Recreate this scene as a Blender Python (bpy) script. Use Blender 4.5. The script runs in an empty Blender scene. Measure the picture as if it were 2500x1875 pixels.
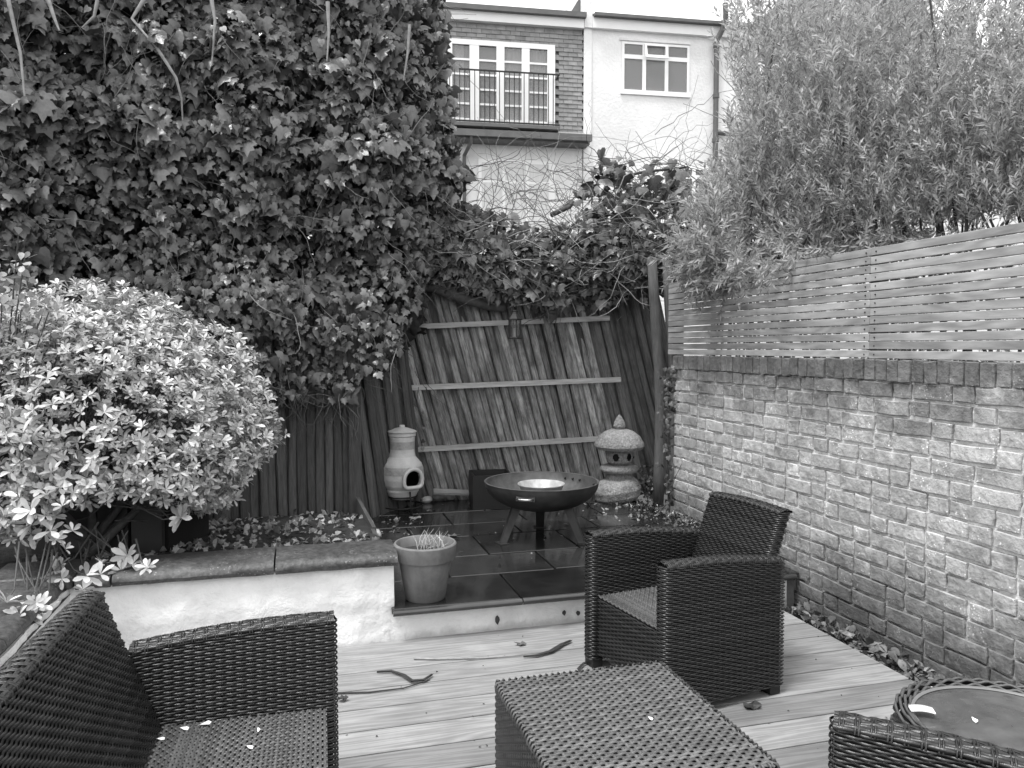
import bpy, math, random
import numpy as np
from mathutils import Vector, Matrix
random.seed(7); rng = np.random.default_rng(11)
R = math.radians
sc = bpy.context.scene
col = sc.collection

# ------------------------------------------------------------------ camera
F = 1878.0; CX, CY = 1250.0, 937.5; HC = 1.45
YAW = R(15.5); PITCH = R(2.73)
cam_d = bpy.data.cameras.new('camera'); cam = bpy.data.objects.new('camera', cam_d); col.objects.link(cam)
cam_d.sensor_width = 36; cam_d.lens = 36*F/2500; cam_d.clip_end = 2000; cam_d.clip_start = .02
cam.location = (0, 0, HC); cam.rotation_euler = (R(90)-PITCH, 0, -YAW)
sc.camera = cam
sc.render.resolution_x, sc.render.resolution_y = 1024, 768
# ------------------------------------------------------------------ sky, sun, exposure (black and white photograph: grey light)
SUN_EL, SUN_AZ = R(67), R(240)      # compass-like angle from +Y towards +X: high, behind the camera to the left
w = bpy.data.worlds.new('World'); sc.world = w; w.use_nodes = True
nt = w.node_tree; nt.nodes.clear()
sky = nt.nodes.new('ShaderNodeTexSky'); sky.sky_type = 'NISHITA'; sky.sun_disc = False
sky.sun_elevation = SUN_EL; sky.sun_rotation = SUN_AZ; sky.dust_density = 2; sky.air_density = 1; sky.ozone_density = 1
bw = nt.nodes.new('ShaderNodeRGBToBW'); bg = nt.nodes.new('ShaderNodeBackground'); bg.inputs[1].default_value = .15
wo = nt.nodes.new('ShaderNodeOutputWorld')
mxs = nt.nodes.new('ShaderNodeMix'); mxs.data_type = 'FLOAT'; mxs.inputs[0].default_value = .75; mxs.inputs[3].default_value = 6.0   # even cloud cover over the sky
nt.links.new(sky.outputs[0], bw.inputs[0]); nt.links.new(bw.outputs[0], mxs.inputs[2]); nt.links.new(mxs.outputs[0], bg.inputs[0]); nt.links.new(bg.outputs[0], wo.inputs[0])
sun_d = bpy.data.lights.new('sun', 'SUN'); sun_d.energy = 1.5; sun_d.angle = R(16); sun_d.color = (1, 1, 1)
sun = bpy.data.objects.new('sun', sun_d); col.objects.link(sun)
sd = Vector((math.sin(SUN_AZ)*math.cos(SUN_EL), math.cos(SUN_AZ)*math.cos(SUN_EL), math.sin(SUN_EL)))
sun.rotation_euler = sd.to_track_quat('Z', 'Y').to_euler(); sun.location = sd*30
vs = sc.view_settings; vs.view_transform = 'Standard'; vs.look = 'None'; vs.gamma = 1; vs.use_curve_mapping = False
vs.exposure = 1.22

# ------------------------------------------------------------------ pixel helpers (2500 x 1875 photograph)
_f = np.array([math.sin(YAW)*math.cos(PITCH), math.cos(YAW)*math.cos(PITCH), -math.sin(PITCH)])
_r = np.array([math.cos(YAW), -math.sin(YAW), 0]); _u = np.cross(_r, _f)
C0 = np.array([0, 0, HC]); _h = np.array([math.sin(YAW), math.cos(YAW), 0])
def ray(px, py): return _f + _r*(px-CX)/F - _u*(py-CY)/F
def on_z(px, py, z): d = ray(px, py); return C0 + d*(z-HC)/d[2]
def on_y(px, py, y): d = ray(px, py); return C0 + d*y/d[1]
def on_x(px, py, x): d = ray(px, py); return C0 + d*x/d[0]
def at_d(px, py, Z): d = ray(px, py); return C0 + d*Z/d.dot(_h)
def proj(P):
    v = np.asarray(P)-C0; z = v@_f
    return CX+F*(v@_r)/z, CY-F*(v@_u)/z, z

# ------------------------------------------------------------------ materials
def nn(t, k): return t.nodes.new('ShaderNode'+k)
MAT = {}
def mat(name, base, rough=.7, var=.3, nscale=8, detail=6, bump=.15, bscale=40, stretch=None, island=0., objrand=0.,
        spec=.5, rings=0., ringamp=.14, coat=0., metal=0., blotch=0., blotch_scale=1.5, rvar=0., knots=0., zamp=.75, zdark=None, speck=0., bdist=.01, trans=0.):
    m = bpy.data.materials.new(name); m.use_nodes = True; t = m.node_tree; L = t.links.new
    b = t.nodes['Principled BSDF']
    tc = nn(t, 'TexCoord'); oi = nn(t, 'ObjectInfo'); mp = nn(t, 'Mapping')
    L(tc.outputs['Object'], mp.inputs[0])
    if stretch: mp.inputs['Scale'].default_value = stretch
    wv = nn(t, 'Math'); wv.operation = 'MULTIPLY'; wv.inputs[1].default_value = 37.0; L(oi.outputs['Random'], wv.inputs[0])
    def noise(scale, det=6., dist=0., src=None, rough_=.6):
        n = nn(t, 'TexNoise'); n.noise_dimensions = '4D'; L((src or mp.outputs[0]), n.inputs['Vector']); L(wv.outputs[0], n.inputs['W'])
        n.inputs['Scale'].default_value = scale; n.inputs['Detail'].default_value = det; n.inputs['Distortion'].default_value = dist
        n.inputs['Roughness'].default_value = rough_
        return n.outputs[0]
    def mth(op, a, bb):
        q = nn(t, 'Math'); q.operation = op
        for i, x in enumerate((a, bb)):
            if x is None: continue
            if isinstance(x, (int, float)): q.inputs[i].default_value = x
            else: L(x, q.inputs[i])
        return q.outputs[0]
    n1 = noise(nscale, detail, .3)
    f = mth('ADD', mth('MULTIPLY', mth('SUBTRACT', n1, .5), var*4.5), 1.0)        # factor round 1
    if rings:
        low = noise(nscale*.22, 2., .4)
        ring = mth('SINE', mth('MULTIPLY', low, rings), None)
        f = mth('MULTIPLY', f, mth('ADD', mth('MULTIPLY', ring, ringamp), 1.0))
    if blotch:
        bl = noise(blotch_scale, 5., .5, src=tc.outputs['Object'], rough_=.65)
        rp = nn(t, 'MapRange'); rp.inputs[1].default_value = .42; rp.inputs[2].default_value = .66; rp.inputs[3].default_value = 1; rp.inputs[4].default_value = 1-blotch
        L(bl, rp.inputs[0]); f = mth('MULTIPLY', f, rp.outputs[0])
    if speck:
        vo = nn(t, 'TexVoronoi'); L(tc.outputs['Object'], vo.inputs['Vector']); vo.inputs['Scale'].default_value = 60
        s = mth('LESS_THAN', vo.outputs['Distance'], .22)
        s = mth('MULTIPLY', s, mth('GREATER_THAN', noise(5, 3), .55))
        f = mth('ADD', f, mth('MULTIPLY', s, speck))
    if knots:
        kv = nn(t, 'TexVoronoi'); kv.voronoi_dimensions = '4D'; L(tc.outputs['Object'], kv.inputs['Vector']); L(wv.outputs[0], kv.inputs['W']); kv.inputs['Scale'].default_value = 3.2
        km = nn(t, 'MapRange'); km.inputs[1].default_value = .03; km.inputs[2].default_value = .10; km.inputs[3].default_value = 1-knots; km.inputs[4].default_value = 1; L(kv.outputs['Distance'], km.inputs[0])
        f = mth('MULTIPLY', f, km.outputs[0])
    if island:
        g = nn(t, 'NewGeometry'); f = mth('MULTIPLY', f, mth('ADD', mth('MULTIPLY', mth('SUBTRACT', g.outputs['Random Per Island'], .5), island*2), 1.0))
    if objrand:
        f = mth('MULTIPLY', f, mth('ADD', mth('MULTIPLY', mth('SUBTRACT', oi.outputs['Random'], .5), objrand*2), 1.0))
    if zdark:                                     # stains by height on the thing: list of (z, factor), own shape from noise
        geo = nn(t, 'NewGeometry'); sep = nn(t, 'SeparateXYZ'); L(geo.outputs['Position'], sep.inputs[0])
        pn = nn(t, 'TexNoise'); L(geo.outputs['Position'], pn.inputs['Vector']); pn.inputs['Scale'].default_value = 2.6; pn.inputs['Detail'].default_value = 7; pn.inputs['Roughness'].default_value = .7
        zz = mth('ADD', sep.outputs[2], mth('MULTIPLY', mth('SUBTRACT', pn.outputs[0], .5), zamp))
        rp = nn(t, 'ValToRGB'); cr = rp.color_ramp; mr = nn(t, 'MapRange'); mr.inputs[1].default_value = zdark[0][0]; mr.inputs[2].default_value = zdark[-1][0]
        L(zz, mr.inputs[0]); L(mr.outputs[0], rp.inputs[0])
        span = zdark[-1][0]-zdark[0][0]
        for i, (z, v) in enumerate(zdark):
            e = cr.elements[i] if i < 2 else cr.elements.new(1)
            e.position = (z-zdark[0][0])/span; e.color = (v, v, v, 1)
        f = mth('MULTIPLY', f, rp.outputs[0])
    f = mth('MAXIMUM', f, .08)
    v = mth('MINIMUM', mth('MULTIPLY', f, base), .92)
    L(v, b.inputs['Base Color'])
    if rvar: L(mth('ADD', mth('MULTIPLY', mth('SUBTRACT', noise(nscale*.35, 4.), .5), rvar*2.5), rough), b.inputs['Roughness'])
    else: b.inputs['Roughness'].default_value = rough
    b.inputs['Specular IOR Level'].default_value = spec; b.inputs['Metallic'].default_value = metal; b.inputs['Coat Weight'].default_value = coat
    if bump:
        bn = nn(t, 'Bump'); bn.inputs['Strength'].default_value = bump; bn.inputs['Distance'].default_value = bdist
        h = noise(bscale, 5., .2)
        if rings or stretch: h = mth('ADD', h, n1)
        L(h, bn.inputs['Height']); L(bn.outputs[0], b.inputs['Normal'])
    if trans:
        tr = nn(t, 'BsdfTranslucent'); mx = nn(t, 'MixShader'); L(v, tr.inputs[0]); mx.inputs[0].default_value = trans
        out = t.nodes['Material Output']; L(b.outputs[0], mx.inputs[1]); L(tr.outputs[0], mx.inputs[2]); L(mx.outputs[0], out.inputs[0])
    MAT[name] = m; return m
def glass(name, base, alpha, rough=.03):
    m = mat(name, base, rough, var=0, bump=0); m.node_tree.nodes['Principled BSDF'].inputs['Alpha'].default_value = alpha; return m

mat('soil', .022, .9, .5, 14, bump=1, bscale=30, bdist=.02)
mat('ground', .05, .95, .4, 3, bump=.6, bscale=20, bdist=.02)
mat('deck', .24, .6, .13, 8, stretch=(.5, 8, 3), rings=60, ringamp=.17, bump=.10, bscale=60, objrand=.24, blotch=.22, blotch_scale=2.6, bdist=.003)
mat('joist', .02, .8, .3, 8, stretch=(1, 8, 8))
mat('slate_wet', .020, .12, .4, 6, bump=.25, bscale=9, objrand=.4, rvar=.22, blotch=.4, blotch_scale=3, bdist=.004, spec=.6)
mat('grout', .16, .8, .4, 20, bump=.4)
mat('nosing', .04, .22, .3, 8, bump=.1, spec=.7)
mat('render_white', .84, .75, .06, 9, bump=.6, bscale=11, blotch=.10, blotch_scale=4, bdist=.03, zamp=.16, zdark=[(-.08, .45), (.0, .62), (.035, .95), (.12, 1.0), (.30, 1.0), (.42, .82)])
mat('house_white', .78, .9, .04, 3, bump=.5, bscale=14, bdist=.03, blotch=.14, blotch_scale=.7)
mat('paint_chip', .05, .8, .3, 30)
mat('coping', .075, .5, .7, 45, bump=.8, bscale=60, blotch=.45, blotch_scale=4, speck=1.5, bdist=.006)
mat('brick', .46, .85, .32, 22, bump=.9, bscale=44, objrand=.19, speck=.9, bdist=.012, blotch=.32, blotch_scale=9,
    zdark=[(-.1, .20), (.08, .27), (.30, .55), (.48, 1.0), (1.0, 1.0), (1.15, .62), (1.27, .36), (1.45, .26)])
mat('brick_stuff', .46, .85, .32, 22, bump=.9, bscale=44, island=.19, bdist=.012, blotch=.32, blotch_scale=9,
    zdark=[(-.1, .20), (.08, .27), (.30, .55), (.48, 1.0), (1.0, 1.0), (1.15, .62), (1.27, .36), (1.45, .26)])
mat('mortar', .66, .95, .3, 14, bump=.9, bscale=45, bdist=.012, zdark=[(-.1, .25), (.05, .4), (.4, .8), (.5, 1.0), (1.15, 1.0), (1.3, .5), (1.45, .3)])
mat('slat_wood', .29, .75, .26, 10, stretch=(.6, 7, 3), rings=36, ringamp=.2, knots=.7, bump=.25, bscale=50, objrand=.16, bdist=.004)
mat('rail_wood', .40, .8, .25, 10, stretch=(.8, 9, 9), bump=.25, rings=20, objrand=.1, bdist=.004)
mat('picket', .24, .85, .75, 12, stretch=(9, 9, .8), bump=.6, bscale=30, objrand=.5, rings=16, blotch=.65, blotch_scale=3, bdist=.008)
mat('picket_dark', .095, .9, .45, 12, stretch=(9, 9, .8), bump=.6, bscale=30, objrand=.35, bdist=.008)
mat('picket_mid', .14, .9, .5, 12, stretch=(9, 9, .8), bump=.6, bscale=30, objrand=.4, blotch=.5, blotch_scale=3, bdist=.008)
mat('post', .09, .85, .4, 10, stretch=(8, 8, 1), bump=.5, bdist=.006)
mat('ivy_leaf', .078, .23, .3, 30, bump=.3, bscale=60, island=.8, objrand=.5, trans=.05)
mat('ivy_leaf_shaded', .015, .6, .25, 30, bump=.2, bscale=60, island=.55, objrand=.4, trans=.12)  # darkened copy of the ivy leaf: shade deep in the hedge painted in
mat('stem', .07, .8, .4, 30, bump=.3)
mat('stem_pale', .28, .8, .3, 30, bump=.3)
mat('shrub_leaf', .38, .3, .2, 30, bump=.1, island=.5, objrand=.35, trans=.15)
mat('variegated', .28, .45, .6, 25, bump=.1, island=.4, trans=.15)
mat('willow_leaf', .44, .45, .2, 30, bump=0, island=.5, objrand=.2, trans=.45)
mat('withered', .24, .7, .5, 40, bump=.4, island=.6)
mat('twig', .15, .8, .3, 30, bump=0, island=.5)
mat('dead_leaf', .14, .6, .5, 40, bump=.5, island=.75, objrand=.6)
mat('petal', .75, .6, .1, 30)
mat('wicker', .020, .3, .25, 60, bump=.15, bscale=200, island=.45, spec=.5)
mat('wicker_lit', .072, .42, .25, 60, bump=.15, bscale=200, island=.35, spec=.5)  # lighter copy of the wicker: light on upward faces put into the colour
mat('table_weave_lit', .085, .45, .3, 60, bump=.15, bscale=200, island=.4)  # table top weave, lightened in colour for the light it catches
mat('weave_gap_shade', .006, .9, .1)  # near-black fill: shade between the strands put into the colour
mat('black_plastic', .012, .5, .1)
mat('rust', .03, .55, .6, 9, bump=.35, bscale=40, blotch=.5, blotch_scale=5, rvar=.2, bdist=.004)
mat('rust_inner', .085, .45, .5, 12, bump=.3, bscale=40, blotch=.45, blotch_scale=6, rvar=.25, bdist=.004)
mat('steel', .5, .35, .2, 20, metal=1.)
mat('enamel', .38, .35, .3, 16, bump=.15, stretch=(1, 1, .35), blotch=.35, blotch_scale=9)
mat('clay', .56, .8, .12, 10, bump=.3, bscale=60, blotch=.2, blotch_scale=8)
mat('clay_band', .33, .8, .2, 26, bump=.9, bscale=45, bdist=.01)
mat('hollow_shade', .006, .95, .1)  # near-black: the darkness of holes and hollows painted as colour
mat('iron', .012, .6, .3, 30, bump=.2)
mat('granite', .24, .9, .6, 70, bump=1, bscale=55, blotch=.25, blotch_scale=8, bdist=.015)
mat('terracotta', .17, .8, .3, 9, bump=.25, bscale=60, stretch=(1, 1, .25), blotch=.4, blotch_scale=7)
mat('grass_dry', .42, .7, .2, 20, island=.3)
mat('cobble', .14, .4, .4, 14, bump=.3, objrand=.7)
mat('plank', .30, .8, .3, 10, stretch=(1, 9, 9), bump=.3)
mat('edging', .06, .8, .4, 8, stretch=(9, 1, 9), bump=.4)
mat('bin', .022, .45, .2, 6, bump=.1)
mat('slate_tile', .24, .7, .25, 8, bump=.3, objrand=.16)
mat('frame_white', .80, .35, .02, 5, bump=0)
mat('gutter', .10, .5, .2, 5, bump=0)
mat('roof_dark', .13, .8, .3, 5, bump=.3)
mat('lead', .20, .6, .3, 5, bump=.2)
mat('pipe', .09, .5, .2, 6, bump=.1)
mat('curtain', .62, .9, .15, 6, stretch=(14, 14, .2), bump=.1)
mat('room_shade', .20, .95, .1)  # grey that stands for the dim room behind the glass
glass('pane', .30, .42)
glass('lantern_glass', .05, .45)
glass('table_top', .085, .9, .12)
mat('wet_disc', .10, .14, .5, 7, bump=.08, bscale=5, blotch=.6, blotch_scale=4, rvar=.1, spec=.6)
mat('rim_grey', .16, .35, .1)
mat('moss', .035, .95, .4, 30, bump=1, bscale=60, bdist=.03)

# ------------------------------------------------------------------ mesh helpers
def link(o, parent=None):
    col.objects.link(o)
    if parent is not None: o.parent = parent
    return o
def tag(o, label=None, cat=None, group=None, kind=None):
    if label: o['label'] = label
    if cat: o['category'] = cat
    if group: o['group'] = group
    if kind: o['kind'] = kind
    return o
def empty(name, loc=(0, 0, 0), rz=0, label=None, cat=None, group=None, kind=None):
    o = bpy.data.objects.new(name, None); o.empty_display_size = .1; link(o); o.location = Vector(loc); o.rotation_euler = (0, 0, rz)
    return tag(o, label, cat, group, kind)
def me_obj(name, mesh, m, parent=None, loc=None, rot=None, smooth=False):
    if m is not None and len(mesh.materials) == 0: mesh.materials.append(MAT[m])
    o = bpy.data.objects.new(name, mesh); link(o, parent)
    if loc is not None: o.location = Vector(loc)
    if rot is not None: o.rotation_euler = rot
    if smooth and len(mesh.polygons): mesh.polygons.foreach_set('use_smooth', [True]*len(mesh.polygons))
    return o
def np_mesh(name, V, Fq):
    """V (n,3), Fq list of (m,k) int arrays"""
    me = bpy.data.meshes.new(name); V = np.asarray(V, dtype=np.float32)
    Fq = [np.asarray(q, dtype=np.int32) for q in (Fq if isinstance(Fq, list) else [Fq]) if len(q)]
    nl = sum(q.size for q in Fq); npoly = sum(len(q) for q in Fq)
    me.vertices.add(len(V)); me.vertices.foreach_set('co', V.ravel())
    me.loops.add(nl); me.polygons.add(npoly)
    me.loops.foreach_set('vertex_index', np.concatenate([q.ravel() for q in Fq]))
    st = []; c = 0
    for q in Fq:
        k = q.shape[1]; st.append(c+np.arange(len(q))*k); c += q.size
    me.polygons.foreach_set('loop_start', np.concatenate(st).astype(np.int32))
    me.update(calc_edges=True); me.validate()
    return me
class MB:
    def __init__(s): s.v = []; s.f = []
    def add(s, vs_, fs):
        k = len(s.v); s.v += [tuple(map(float, p)) for p in vs_]; s.f += [tuple(i+k for i in q) for q in fs]; return s
    def box(s, lo, hi, bev=0.):
        x0, y0, z0 = lo; x1, y1, z1 = hi
        if not bev:
            return s.add([(x0,y0,z0),(x1,y0,z0),(x1,y1,z0),(x0,y1,z0),(x0,y0,z1),(x1,y0,z1),(x1,y1,z1),(x0,y1,z1)],
                         [(0,3,2,1),(4,5,6,7),(0,1,5,4),(1,2,6,5),(2,3,7,6),(3,0,4,7)])
        b = bev; V = []
        for (x, sx) in ((x0, 1), (x1, -1)):
            for (y, sy) in ((y0, 1), (y1, -1)):
                for (z, sz) in ((z0, 1), (z1, -1)):
                    V += [(x, y+sy*b, z+sz*b), (x+sx*b, y, z+sz*b), (x+sx*b, y+sy*b, z)]
        import itertools
        k0 = len(s.v)
        bm = __import__('bmesh').new()
        vv = [bm.verts.new(p) for p in V]
        __import__('bmesh').ops.convex_hull(bm, input=vv)
        bm.verts.index_update(); 
        s.add([v.co[:] for v in bm.verts], [[v.index for v in f.verts] for f in bm.faces]); bm.free(); return s
    def obox(s, p0, p1, wd, th, up=(0, 0, 1)):
        """beam from p0 to p1, width wd along side, thickness th along up"""
        p0 = Vector(p0); p1 = Vector(p1); d = (p1-p0).normalized(); sd_ = d.cross(Vector(up)).normalized(); u = sd_.cross(d)
        V = []
        for p in (p0, p1):
            for a, b in ((-1,-1),(1,-1),(1,1),(-1,1)): V.append(p+sd_*a*wd/2+u*b*th/2)
        return s.add(V, [(0,1,2,3),(7,6,5,4),(0,4,5,1),(1,5,6,2),(2,6,7,3),(3,7,4,0)])
    def tube(s, pts, r, n=6, cap=True):
        pts = [Vector(p) for p in pts]; k = len(pts)
        rr = r if hasattr(r, '__len__') else [r]*k
        V = []; prev = None
        for i, p in enumerate(pts):
            d = (pts[min(i+1, k-1)]-pts[max(i-1, 0)])
            if d.length < 1e-9: d = Vector((0, 0, 1))
            d.normalize()
            a = prev if prev is not None else (Vector((0, 0, 1)) if abs(d.z) < .9 else Vector((1, 0, 0)))
            x = d.cross(a); 
            if x.length < 1e-6: x = d.orthogonal()
            x.normalize(); y = x.cross(d).normalized(); prev = y
            for j in range(n):
                t = 2*math.pi*j/n; V.append(p+(x*math.cos(t)+y*math.sin(t))*rr[i])
        Fs = [(i*n+j, i*n+(j+1) % n, (i+1)*n+(j+1) % n, (i+1)*n+j) for i in range(k-1) for j in range(n)]
        if cap: Fs += [tuple(reversed(range(n))), tuple((k-1)*n+j for j in range(n))]
        return s.add(V, Fs)
    def lathe(s, prof, n=32, skip=None, c=(0, 0, 0), jit=0., capb=False, capt=False):
        k = len(prof); V = []
        for i, (r, z) in enumerate(prof):
            for j in range(n):
                t = 2*math.pi*j/n; q = r*(1+jit*random.uniform(-1, 1)); V.append((c[0]+q*math.cos(t), c[1]+q*math.sin(t), c[2]+z+jit*r*random.uniform(-.6, .6)))
        Fs = []
        for i in range(k-1):
            for j in range(n):
                if skip and skip(2*math.pi*(j+.5)/n, (prof[i][1]+prof[i+1][1])/2): continue
                Fs.append((i*n+j, i*n+(j+1) % n, (i+1)*n+(j+1) % n, (i+1)*n+j))
        if capb: Fs.append(tuple(reversed(range(n))))
        if capt: Fs.append(tuple((k-1)*n+j for j in range(n)))
        return s.add(V, Fs)
    def mesh(s, name='m'):
        me = bpy.data.meshes.new(name); me.from_pydata(s.v, [], s.f); me.update(); return me
    def build(s, name, m, parent=None, loc=None, rot=None, smooth=False):
        return me_obj(name, s.mesh(name), m, parent, loc, rot, smooth)
def ang_smooth(o, deg=40):
    me = o.data; me.polygons.foreach_set('use_smooth', [True]*len(me.polygons))
    try: me.set_sharp_from_angle(angle=R(deg))
    except Exception: pass
    return o
def interp(x, pts):
    xs = [p[0] for p in pts]; ys = [p[1] for p in pts]; return np.interp(x, xs, ys)
def vnoise(P, s=1.):      # cheap smooth noise from sines, about -1..1
    P = np.asarray(P)*s
    return (np.sin(P[..., 0]*1.7+np.sin(P[..., 1]*2.1)+.3)+np.sin(P[..., 1]*1.9+np.sin(P[..., 2]*1.6)+1.7)+np.sin(P[..., 2]*2.3+np.sin(P[..., 0]*1.3)+2.9))/3

# ---- leaves
def fan(outline, centre):
    V = [centre]+outline; n = len(outline); return np.array(V, float), np.array([(0, 1+i, 1+(i+1) % n) for i in range(n)])
def ivy_tpl(lob=1., cut=1.):
    h = [(0, 0), (.2, .17), (.42, .12), (.60*lob, -.12), (.44*cut, -.30), (.42*lob, -.58), (.22*cut, -.64), (0, -1.05)]
    o = [(x, y, -.28*abs(x)-.10*y*y) for x, y in h]+[(-x, y, -.28*abs(x)-.10*y*y) for x, y in h[-2:0:-1]]
    return fan(o, (0, -.3, .05))
IVY = [ivy_tpl(1.05, .84), ivy_tpl(.85, 1.), ivy_tpl(1.15, .9)]
def ell_tpl(wd=.2, fold=.05, droop=.12):
    V = [(0, 0, 0), (-wd*.55, .3, fold*.6), (0, .3, 0), (wd*.55, .3, fold*.6), (-wd, .62, fold-droop*.35), (0, .62, -droop*.35), (wd, .62, fold-droop*.35),
         (-wd*.72, .87, fold*.6-droop*.7), (0, .87, -droop*.7), (wd*.72, .87, fold*.6-droop*.7), (0, 1, -droop)]
    Fs = [(0, 2, 1), (0, 3, 2), (1, 2, 5), (1, 5, 4), (2, 3, 6), (2, 6, 5), (4, 5, 8), (4, 8, 7), (5, 6, 9), (5, 9, 8), (7, 8, 10), (8, 9, 10)]
    return np.array(V), np.array(Fs)
def nar_tpl(wd=.085):
    V = [(0, 0, 0), (-wd, .45, .03), (0, .5, -.02), (wd, .45, .03), (0, 1, -.06)]
    return np.array(V), np.array([(0, 2, 1), (0, 3, 2), (1, 2, 4), (2, 3, 4)])
def norm(a): return a/np.maximum(np.linalg.norm(a, axis=-1, keepdims=True), 1e-9)
def basis(tip, nrm, sign=1):
    """columns X, Y(tip*sign), Z(normal)"""
    Y = norm(tip); Z = norm(nrm-(nrm*Y).sum(-1, keepdims=True)*Y); Y = Y*sign; X = np.cross(Y, Z)
    return np.stack([X, Y, Z], -1)
def scatter(tpl, B, T, S):
    V, Fs = tpl; n = len(T); k = len(V)
    W = np.einsum('nij,kj->nki', B, V)*S[:, None, None]+T[:, None, :]
    return W.reshape(-1, 3), (Fs[None]+(np.arange(n)*k)[:, None, None]).reshape(-1, Fs.shape[1])
def leaf_plant(parent, tpls, B, T, S, m, part_name, stuff_name, limit=300):
    """the leaves that show largest become parts, the rest one stuff part"""
    px, py, z = proj(T); vis = (px > -40) & (px < 2540) & (py > -40) & (py < 1915) & (z > .3)
    score = np.where(vis, S/np.maximum(z, .3), 0)+rng.random(len(T))*1e-4
    order = np.argsort(-score); big = order[:limit]; rest = order[limit:]
    kind = rng.integers(0, len(tpls), len(T))
    meshes = []
    for V, Fs in tpls:
        me = np_mesh(part_name, V, Fs); me.materials.append(MAT[m]); meshes.append(me)
    for i in big:
        o = bpy.data.objects.new(part_name, meshes[kind[i]]); col.objects.link(o); o.parent = parent
        M = Matrix.Identity(4)
        for a in range(3):
            for b in range(3): M[a][b] = B[i, a, b]*S[i]
            M[a][3] = T[i, a]
        o.matrix_local = M
    VV = []; FF = {}; c = 0
    for k, tp in enumerate(tpls):
        idx = rest[kind[rest] == k]
        if not len(idx): continue
        v, f = scatter(tp, B[idx], T[idx], S[idx]); VV.append(v); FF.setdefault(f.shape[1], []).append(f+c); c += len(v)
    me = np_mesh(stuff_name, np.concatenate(VV), [np.concatenate(q) for q in FF.values()])
    return tag(me_obj(stuff_name, me, m, parent), kind='stuff')
def rsph(n): return norm(rng.normal(size=(n, 3)))

# ================================================================== SETTING
ME = MB(); ME.add([(-300, -60, -.14), (300, -60, -.14), (300, 500, -.14), (-300, 500, -.14)], [(0, 1, 2, 3)])
tag(ME.build('ground', 'ground'), kind='structure')
WX = 2.74                       # face of the brick wall
Y1 = 3.72                       # front edge of the patio step
PZ = .17                        # patio level
# deck
deck = tag(MB().box((-.97, -1.6, -.13), (2.54, 3.73, -.028)).build('deck', 'joist'), kind='structure')
y = 3.755; i = 0
bvar = []
for k in range(1):
    bvar.append(MB().box((-1.765, -.0840, -.012), (1.765, .0840, .012), .003).mesh('board'))
bvar[0].materials.append(MAT['deck'])
y = 3.61
while y > -1.6:
    o = bpy.data.objects.new('board', bvar[0]); link(o, deck); o.location = (.80, y-.089, -.013); y -= .178
o = bpy.data.objects.new('board', bvar[0]); link(o, deck); o.location = (.80, 3.69, -.0135)
# patio
patio = tag(MB().box((.43, Y1+.06, -.1), (2.735, 6.9, PZ-.034)).build('patio', 'grout'), kind='structure')
rows = [(Y1, 4.175, [.42, 1.085, 1.74, 2.36, 2.735]), (4.175, 4.575, [.43, .80, 1.42, 2.02, 2.735]), (4.575, 5.06, [.43, 1.125, 1.72, 2.31, 2.735]),
        (5.06, 5.42, [.43, .72, 1.48, 2.05, 2.735]), (5.42, 5.84, [.43, 1.06, 1.62, 2.24, 2.735]), (5.84, 6.3, [.43, .80, 1.40, 2.0, 2.735])]
for (ya, yb, xs) in rows:
    for a, b in zip(xs[:-1], xs[1:]):
        g = .005; hx, hy = (b-a)/2-g, (yb-ya)/2-g
        front = ya == Y1
        mb = MB().box((-hx, -hy, -.028), (hx, hy, .0), .004)
        o = mb.build('slab', 'slate_wet', patio, ((a+b)/2, (ya+yb)/2, PZ+random.uniform(-.002, .002)), (random.uniform(-.004, .004), random.uniform(-.004, .004), 0))
# bull-nose strips along the step edge
nb = [.425, 1.085, 1.74, 2.36, 2.70]
for a, b in zip(nb[:-1], nb[1:]):
    prof = [(-.02+.020*math.cos(t), -.016+.016*math.sin(t)) for t in np.linspace(math.pi/2, -math.pi/2, 7)]
    V = []; 
    for x in (a+.003, b-.003): V += [(x, Y1-.004-(p[0]+.02), PZ-.001+p[1]) for p in prof]
    n = len(prof); Fs = [(i, i+1, n+i+1, n+i) for i in range(n-1)]+[tuple(range(n)), tuple(reversed(range(n, 2*n)))]
    ang_smooth(MB().add(V, Fs).build('nosing', 'nosing', patio))
# ---- step wall, bed walls
def wavy_wall(name, p0, p1, z0, z1, m, parent, amp=.006, nrm=(0, -1, 0), th=.1):
    p0 = np.array(p0); p1 = np.array(p1); nrm = np.array(nrm, float); Ln = np.linalg.norm(p1-p0); nu, nv = max(int(Ln/.03), 2), max(int((z1-z0)/.03), 2)
    u = np.linspace(0, 1, nu+1); v = np.linspace(0, 1, nv+1); U, Vv = np.meshgrid(u, v)
    P = p0+(p1-p0)*U[..., None]; P[..., 2] = z0+(z1-z0)*Vv
    P = P+nrm*(amp*(vnoise(P, 9)+.7*vnoise(P, 23)+.4*vnoise(P, 51)))[..., None]
    W = P.reshape(-1, 3); idx = np.arange(W.shape[0]).reshape(nv+1, nu+1)
    q = np.stack([idx[:-1, :-1], idx[:-1, 1:], idx[1:, 1:], idx[1:, :-1]], -1).reshape(-1, 4)
    o = me_obj(name, np_mesh(name, W, q), m, parent, smooth=True)
    return o
step = empty('step_wall', (1.58, Y1+.05, 0), 0, 'low white painted riser with chipped paint under the dark patio edge', 'step')
o = wavy_wall('render', (-1.16, 0, 0), (1.10, 0, 0), -.1, PZ-.034, 'render_white', step, .005)
MB().box((-1.15, .02, -.12), (1.10, .10, PZ-.04)).build('core', 'render_white', step)
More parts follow.
